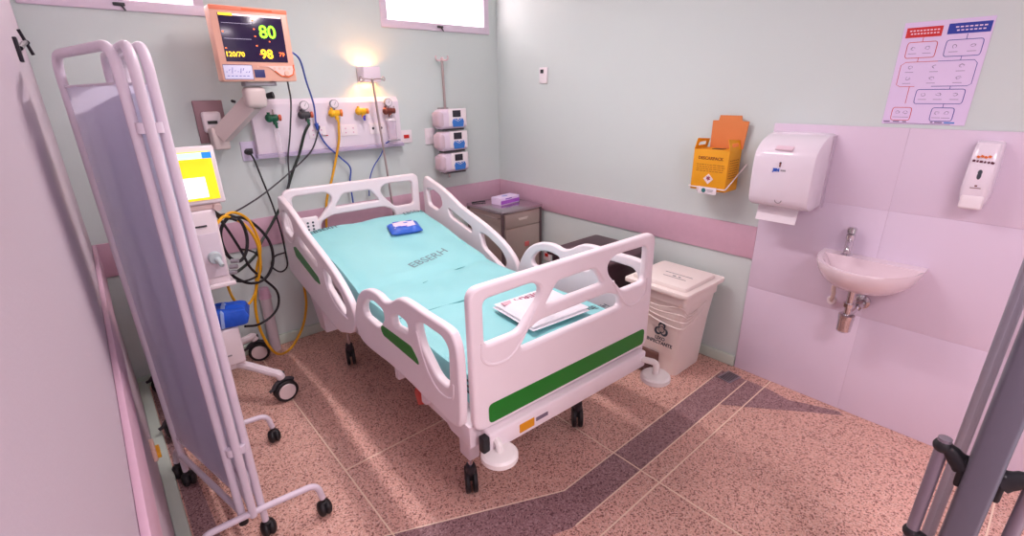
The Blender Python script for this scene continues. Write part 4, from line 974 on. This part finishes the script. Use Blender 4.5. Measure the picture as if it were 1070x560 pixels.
mb = MB(); mb.cyl((-.14,-2.895,.76), (-.14,-2.895,.60), .017); mb.lathe([(.022,0),(.032,.01),(.034,.07),(.036,.075),(.036,.095),(.028,.10)], (-.14,-2.895,.515))
mb.cyl((-.14,-2.895,.605), (-.012,-2.925,.655), .017); mb.lathe([(.018,0),(.036,.004),(.036,.014),(.020,.02)], (-.012,-2.925,.655), (-1,.2,0)); mb.cyl((-.14,-2.895,.655), (-.14,-2.895,.675), .026, seg=8); mb.cyl((-.075,-2.911,.64), (-.055,-2.915,.645), .026, seg=8)
mb.build('trap_body', M_CHROME, t, True)
t = thing('supply_hose', 'white flexible water hose under the left side of the basin', 'hose', (-.04,-2.80,.7))
MB().tube(smooth_path([(-.09,-2.81,.80),(-.085,-2.80,.73),(-.06,-2.80,.67),(-.03,-2.79,.625),(-.012,-2.79,.62)], 6), .010, 10).build('hose', mat('hose_cream', (226,206,196), .5), t, True)
MB().lathe([(.014,0),(.024,.004),(.020,.02)], (-.012,-2.79,.62), (-1,0,0)).build('wall_flange', M_WHITE, t, True)

# ------------------------------------------------------------------ poster
t = thing('poster', 'white instruction poster with red and blue headings high on right wall', 'poster', (0,-2.965,1.74))
def PP(u, v): return (-2.817-.292*u, 1.529+.420*v)        # u right, v up
MB().prism([PP(0,0),PP(1,0),PP(1,1),PP(0,1)], 0, -.003, -.0005).build('poster_sheet', mat('poster_paper', (226,208,240), .45), t, True)
ps = t.children[0]
M_PR, M_PB, M_PG = mat('poster_red', (206,42,42), .5), mat('poster_blue', (38,58,160), .5), mat('poster_grey', (150,134,168), .6)
def U(px, py):   # coordinates on the head-on poster, 0..100 from the top left
    return PP(px/100, 1-py/100)
def rect(mb, a, b, c, d, x0=-.0042, x1=-.0028): mb.prism([U(a,b),U(c,b),U(c,d),U(a,d)], 0, x0, x1)
mb = MB(); rect(mb, 4,5,46,14.5); mb.build('heading_red', M_PR, ps, True)
mb = MB(); rect(mb, 52,4,98,13.5); mb.build('heading_blue', M_PB, ps, True)
def ln(mb, pts, r=.0011, closed=False): mb.tube([(-.0032, *U(*p)) for p in pts], r, 5, closed=closed)
def rbox(mb, a, b, c, d): ln(mb, [tuple(v.xy) for v in round_corners([(a,b,0),(c,b,0),(c,d,0),(a,d,0)], 3, 3)], .0013, True)
mb = MB(); rbox(mb, 9,19,44,34); ln(mb, [(26,14),(26,19)]); ln(mb, [(26,34),(26,38)]); ln(mb, [(50,38),(12,38),(7,41),(7,60),(12,62),(30,62)]); ln(mb, [(24,62),(24,79)]); rbox(mb, 10,83,34,96); mb.build('red_outline', M_PR, ps, True)
mb = MB(); rbox(mb, 54,19,94,34); ln(mb, [(75,14),(75,19)]); ln(mb, [(75,34),(75,38)]); ln(mb, [(50,38),(90,38),(94,41),(94,60),(90,62),(50,62)]); ln(mb, [(72,62),(72,65)]); rbox(mb, 34,65,90,79); ln(mb, [(70,79),(70,83)]); rbox(mb, 58,83,84,96); mb.build('blue_outline', M_PB, ps, True)
mb = MB(); rn = random.Random(3)
for cx, cy in ((17,26),(34,26),(64,26),(84,26),(19,44),(48,44),(78,44),(19,55),(48,55),(78,55),(43,71),(61,71),(80,71),(17,89),(27,89),(65,89),(76,89)):
    for k in range(3):
        a0 = rn.uniform(0,6); ln(mb, [(cx+3.2*math.cos(a0+b)*rn.uniform(.6,1.1), cy-1+1.6*math.sin(a0+b)*rn.uniform(.6,1.2)) for b in (0,1,2,3)], .0007)
    rect(mb, cx-5, cy+3.6, cx+5, cy+4.1, -.0036); mb.build('hand_sketch', M_PG, ps, True); mb = MB()
mb = MB()
for k in range(9): rect(mb, 8+4*k, 7.5, 10.6+4*k, 8.7, -.0046); rect(mb, 10+3.8*k, 10.4, 12.4+3.8*k, 11.6, -.0046)
mb.build('heading_print', mat('poster_pale', (240,214,230), .5), ps, True); mb = MB()
for k in range(7): rect(mb, 60+5*k, 6.8, 63.4+5*k, 8, -.0046); rect(mb, 62+4.6*k, 9.8, 65+4.6*k, 11, -.0046)
mb.build('heading_print', mat('poster_pale', (240,214,230), .5), ps, True)
mb = MB()
for a, b in ((2,10),(14,22),(26,31),(60,63),(65,74)): rect(mb, a, 97.0, b, 98.0, -.0036)
rect(mb, 3, 99.0, 84, 99.4, -.0036); mb.build('footer_print', mat('poster_dark', (84,56,110), .5), ps, True)
mb = MB(); rect(mb, 76, 96.9, 88, 98.2, -.0036); mb.build('footer_mark', mat('poster_cyan', (60,130,210), .5), ps, True)

# ------------------------------------------------------------------ folding privacy screen
t = thing('privacy_screen', 'three-panel white folding privacy screen on castors beside the left wall', 'privacy screen', (-2.68,-1.4,0))
H = 1.835; TR = .0145
def wing(pa, pb, zb, ph, name='panel_frame', cloth_top=1.735, cloth_bot=.27):
    """pa far end, pb near end of the wing on plan"""
    a, b = Vector((*pa,0)), Vector((*pb,0)); d = (b-a).normalized()
    pts = round_open([a+V(0,0,zb), a+V(0,0,H), b+V(0,0,H), b+V(0,0,zb)], .075, 7)
    mb = MB(); mb.tube(pts, TR, 12); mb.tube([a+V(0,0,ph), b+V(0,0,ph)], TR*.8, 10); f = mb.build(name, M_SCREENT, t, True)
    mb = MB(); nn = V(-d.y, d.x, 0); n = 24; L = (b-a).length; fr = []; 
    for i in range(n+1):
        u = i/n; p = a+d*(L*u)+nn*(.0035*math.sin(u*PI*6)+.0)
        fr.append([mb.bm.verts.new(p+V(0,0,z)) for z in [cloth_bot+(cloth_top-cloth_bot)*k/16 for k in range(17)]])
    for A, B in zip(fr, fr[1:]):
        for k in range(16): q = mb.bm.faces.new((A[k], B[k], B[k+1], A[k+1])); q.smooth = True
    bmesh.ops.solidify(mb.bm, geom=mb.bm.faces[:], thickness=.002)
    mb.build('cloth', M_CLOTH, f, True)
    for z in (cloth_bot, cloth_top): MB().tube([a+V(0,0,z), b+V(0,0,z)], .004, 6).build('hem', M_SCREENT, f, True)
    return f
L1, R1 = (-2.845,-1.12), (-2.722,-1.655)
L2, R2 = (-2.712,-1.075), (-2.688,-1.690)
L3, R3 = (-2.665,-1.10), (-2.653,-1.665)
wing(L1, R1, .14, .17); f2 = wing(L2, R2, .155, .20); wing(L3, R3, .14, .20)
for z in (1.60, .45):
    for hx, hy in ((-2.705,-1.675), (-2.670,-1.680)): MB().cyl((hx,hy,z), (hx,hy,z+.03), .015).build('hinge', M_SCREENT, t, True)
def foot(y, x0, x1):
    mb = MB(); z = .165
    mb.tube(round_open([(x0,y+.02,.085), (x0+.012,y+.015,z), (-2.65,y,z+.005), (x1-.012,y-.015,z), (x1,y-.02,.085)], .045, 7), TR*.9, 12)
    f = mb.build('foot', M_SCREENT, t, True); return f
def ball_castor(x, y, parent, r=.034):
    mb = MB()
    for s in (-1,1): mb.ball((x+s*.012,y,r), r, (.55,1,1), 18)
    mb.cyl((x,y,r), (x,y,r+.048), .012); mb.box((x,y,r+.022), (.034,.03,.03), bev=.008)
    return mb.build('castor', M_BLACK, parent, True)
fA = foot(-1.69, -2.872, -2.435); fB = foot(-1.055, -2.868, -2.455)
ball_castor(-2.435,-1.71,fA); ball_castor(-2.872,-1.67,fA); ball_castor(-2.455,-1.075,fB); ball_castor(-2.868,-1.035,fB)
mb = MB(); mb.cyl((-2.845,-1.12,.08), (-2.845,-1.12,.16), TR*.9); mb.build('leg', M_SCREENT, t, True); ball_castor(-2.842,-1.12,t.children[-1] if False else fB)
mb = MB(); mb.cyl((-2.650,-1.66,.08), (-2.650,-1.66,.16), TR*.9); mb.build('leg', M_SCREENT, t, True); ball_castor(-2.645,-1.655,fA)
MB().cyl((-2.722,-1.655,.115), (-2.722,-1.655,.145), .017).build('end_cap', M_BLACK, t, True)

# ------------------------------------------------------------------ glazed door leaf seen edge-on, with pull handles
DP = Vector((-1.955,-3.475,0)); DQ = Vector((-.78,-3.475+.0,0))
ndir = V(-1.955+2.8458, 0, 0)
t = thing('glass_door', 'open grey aluminium glass door leaf seen edge-on at the right', 'door', (-1.93,-3.48,0))
near = Vector((-1.955,-3.474,0)); far = Vector((-1.16,-3.446,0)); dd = (far-near).normalized(); dn = V(-dd.y, dd.x, 0)
ang = math.atan2(dd.y, dd.x)
st = MB().box(near+V(0,0,1.04), (.040,.038,2.06), rot=(0,0,ang-.0), bev=.006).build('stile', M_ALU, t, True)
MB().box(far+V(0,0,1.04), (.050,.036,2.06), rot=(0,0,ang), bev=.006).build('stile', mat('pale_aluminium', (168,166,180), .4, metal=.5), t, True)
for z in (.06, 2.03): MB().box((near+far)/2+V(0,0,z), ((far-near).length-.05,.03,.09), rot=(0,0,ang), bev=.004).build('rail', M_ALU, t, True)
gm = mat('door_glass', (235,240,240), .02, trans=1.0)
MB().box((near+far)/2+V(0,0,1.04), ((far-near).length-.07,.006,1.90), rot=(0,0,ang)).build('glass_pane', gm, t, True)
M_HB = mat('handle_grey', (150,140,152), .35, metal=.4)
for s in (-1, 1):
    off = dn*(.050*s); c = near+dd*.0
    mb = MB(); mb.tube([c+off+V(0,0,1.19), c+off+V(0,0,.98)], .0088, 14); h = mb.build('pull_handle', M_HB, t, True)
    for z in (1.172, .995):
        mb = MB(); mb.ball(c+off+V(0,0,z+.004), .0125); mb.tube(smooth_path([c+off+V(0,0,z+.004), c+dn*(.038*s)+V(0,0,z-.002), c+dn*(.021*s)+V(0,0,z-.018)], 4), [.0105]*4+[.012]*2+[.014]*2+[.016], 12)
        mb.box(c+dn*(.021*s)+V(0,0,z-.026), (.022,.010,.050), rot=(0,0,ang), bev=.004); mb.build('handle_bracket', M_BLACK, h, True)

# ------------------------------------------------------------------ left wall fittings close to the camera
t = thing('wall_hook', 'dark metal rod with cross handle high on the left wall', 'wall bracket', (LW,-.62,1.9))
M_DM = mat('dark_metal', (40,34,44), .4, metal=.5)
MB().box((LW+.006,-.92,1.86), (.012,.05,.08), bev=.003).build('back_plate', M_DM, t, True)
MB().tube([(LW+.012,-.92,1.865),(LW+.022,-.75,1.895),(LW+.022,-.555,1.912)], .008, 8).build('rod', M_DM, t, True)
mb = MB(); mb.tube([(LW+.012,-.56,1.958),(LW+.022,-.55,1.912),(LW+.032,-.54,1.866)], .006, 8); mb.ball((LW+.024,-.548,1.912), .010); mb.build('cross_handle', M_DM, t, True)
t = thing('wall_socket', 'small pale wall socket with yellow insert low on the left wall', 'socket', (LW,-1.08,.21))
MB().box((LW+.008,-1.08,.222), (.016,.11,.055), bev=.004).build('face_plate', mat('peach_plate', (236,196,180), .4), t, True)
MB().box((LW+.022,-1.08,.208), (.016,.08,.022), bev=.003).build('socket_insert', mat('yellow_insert', (250,180,30), .4), t, True)
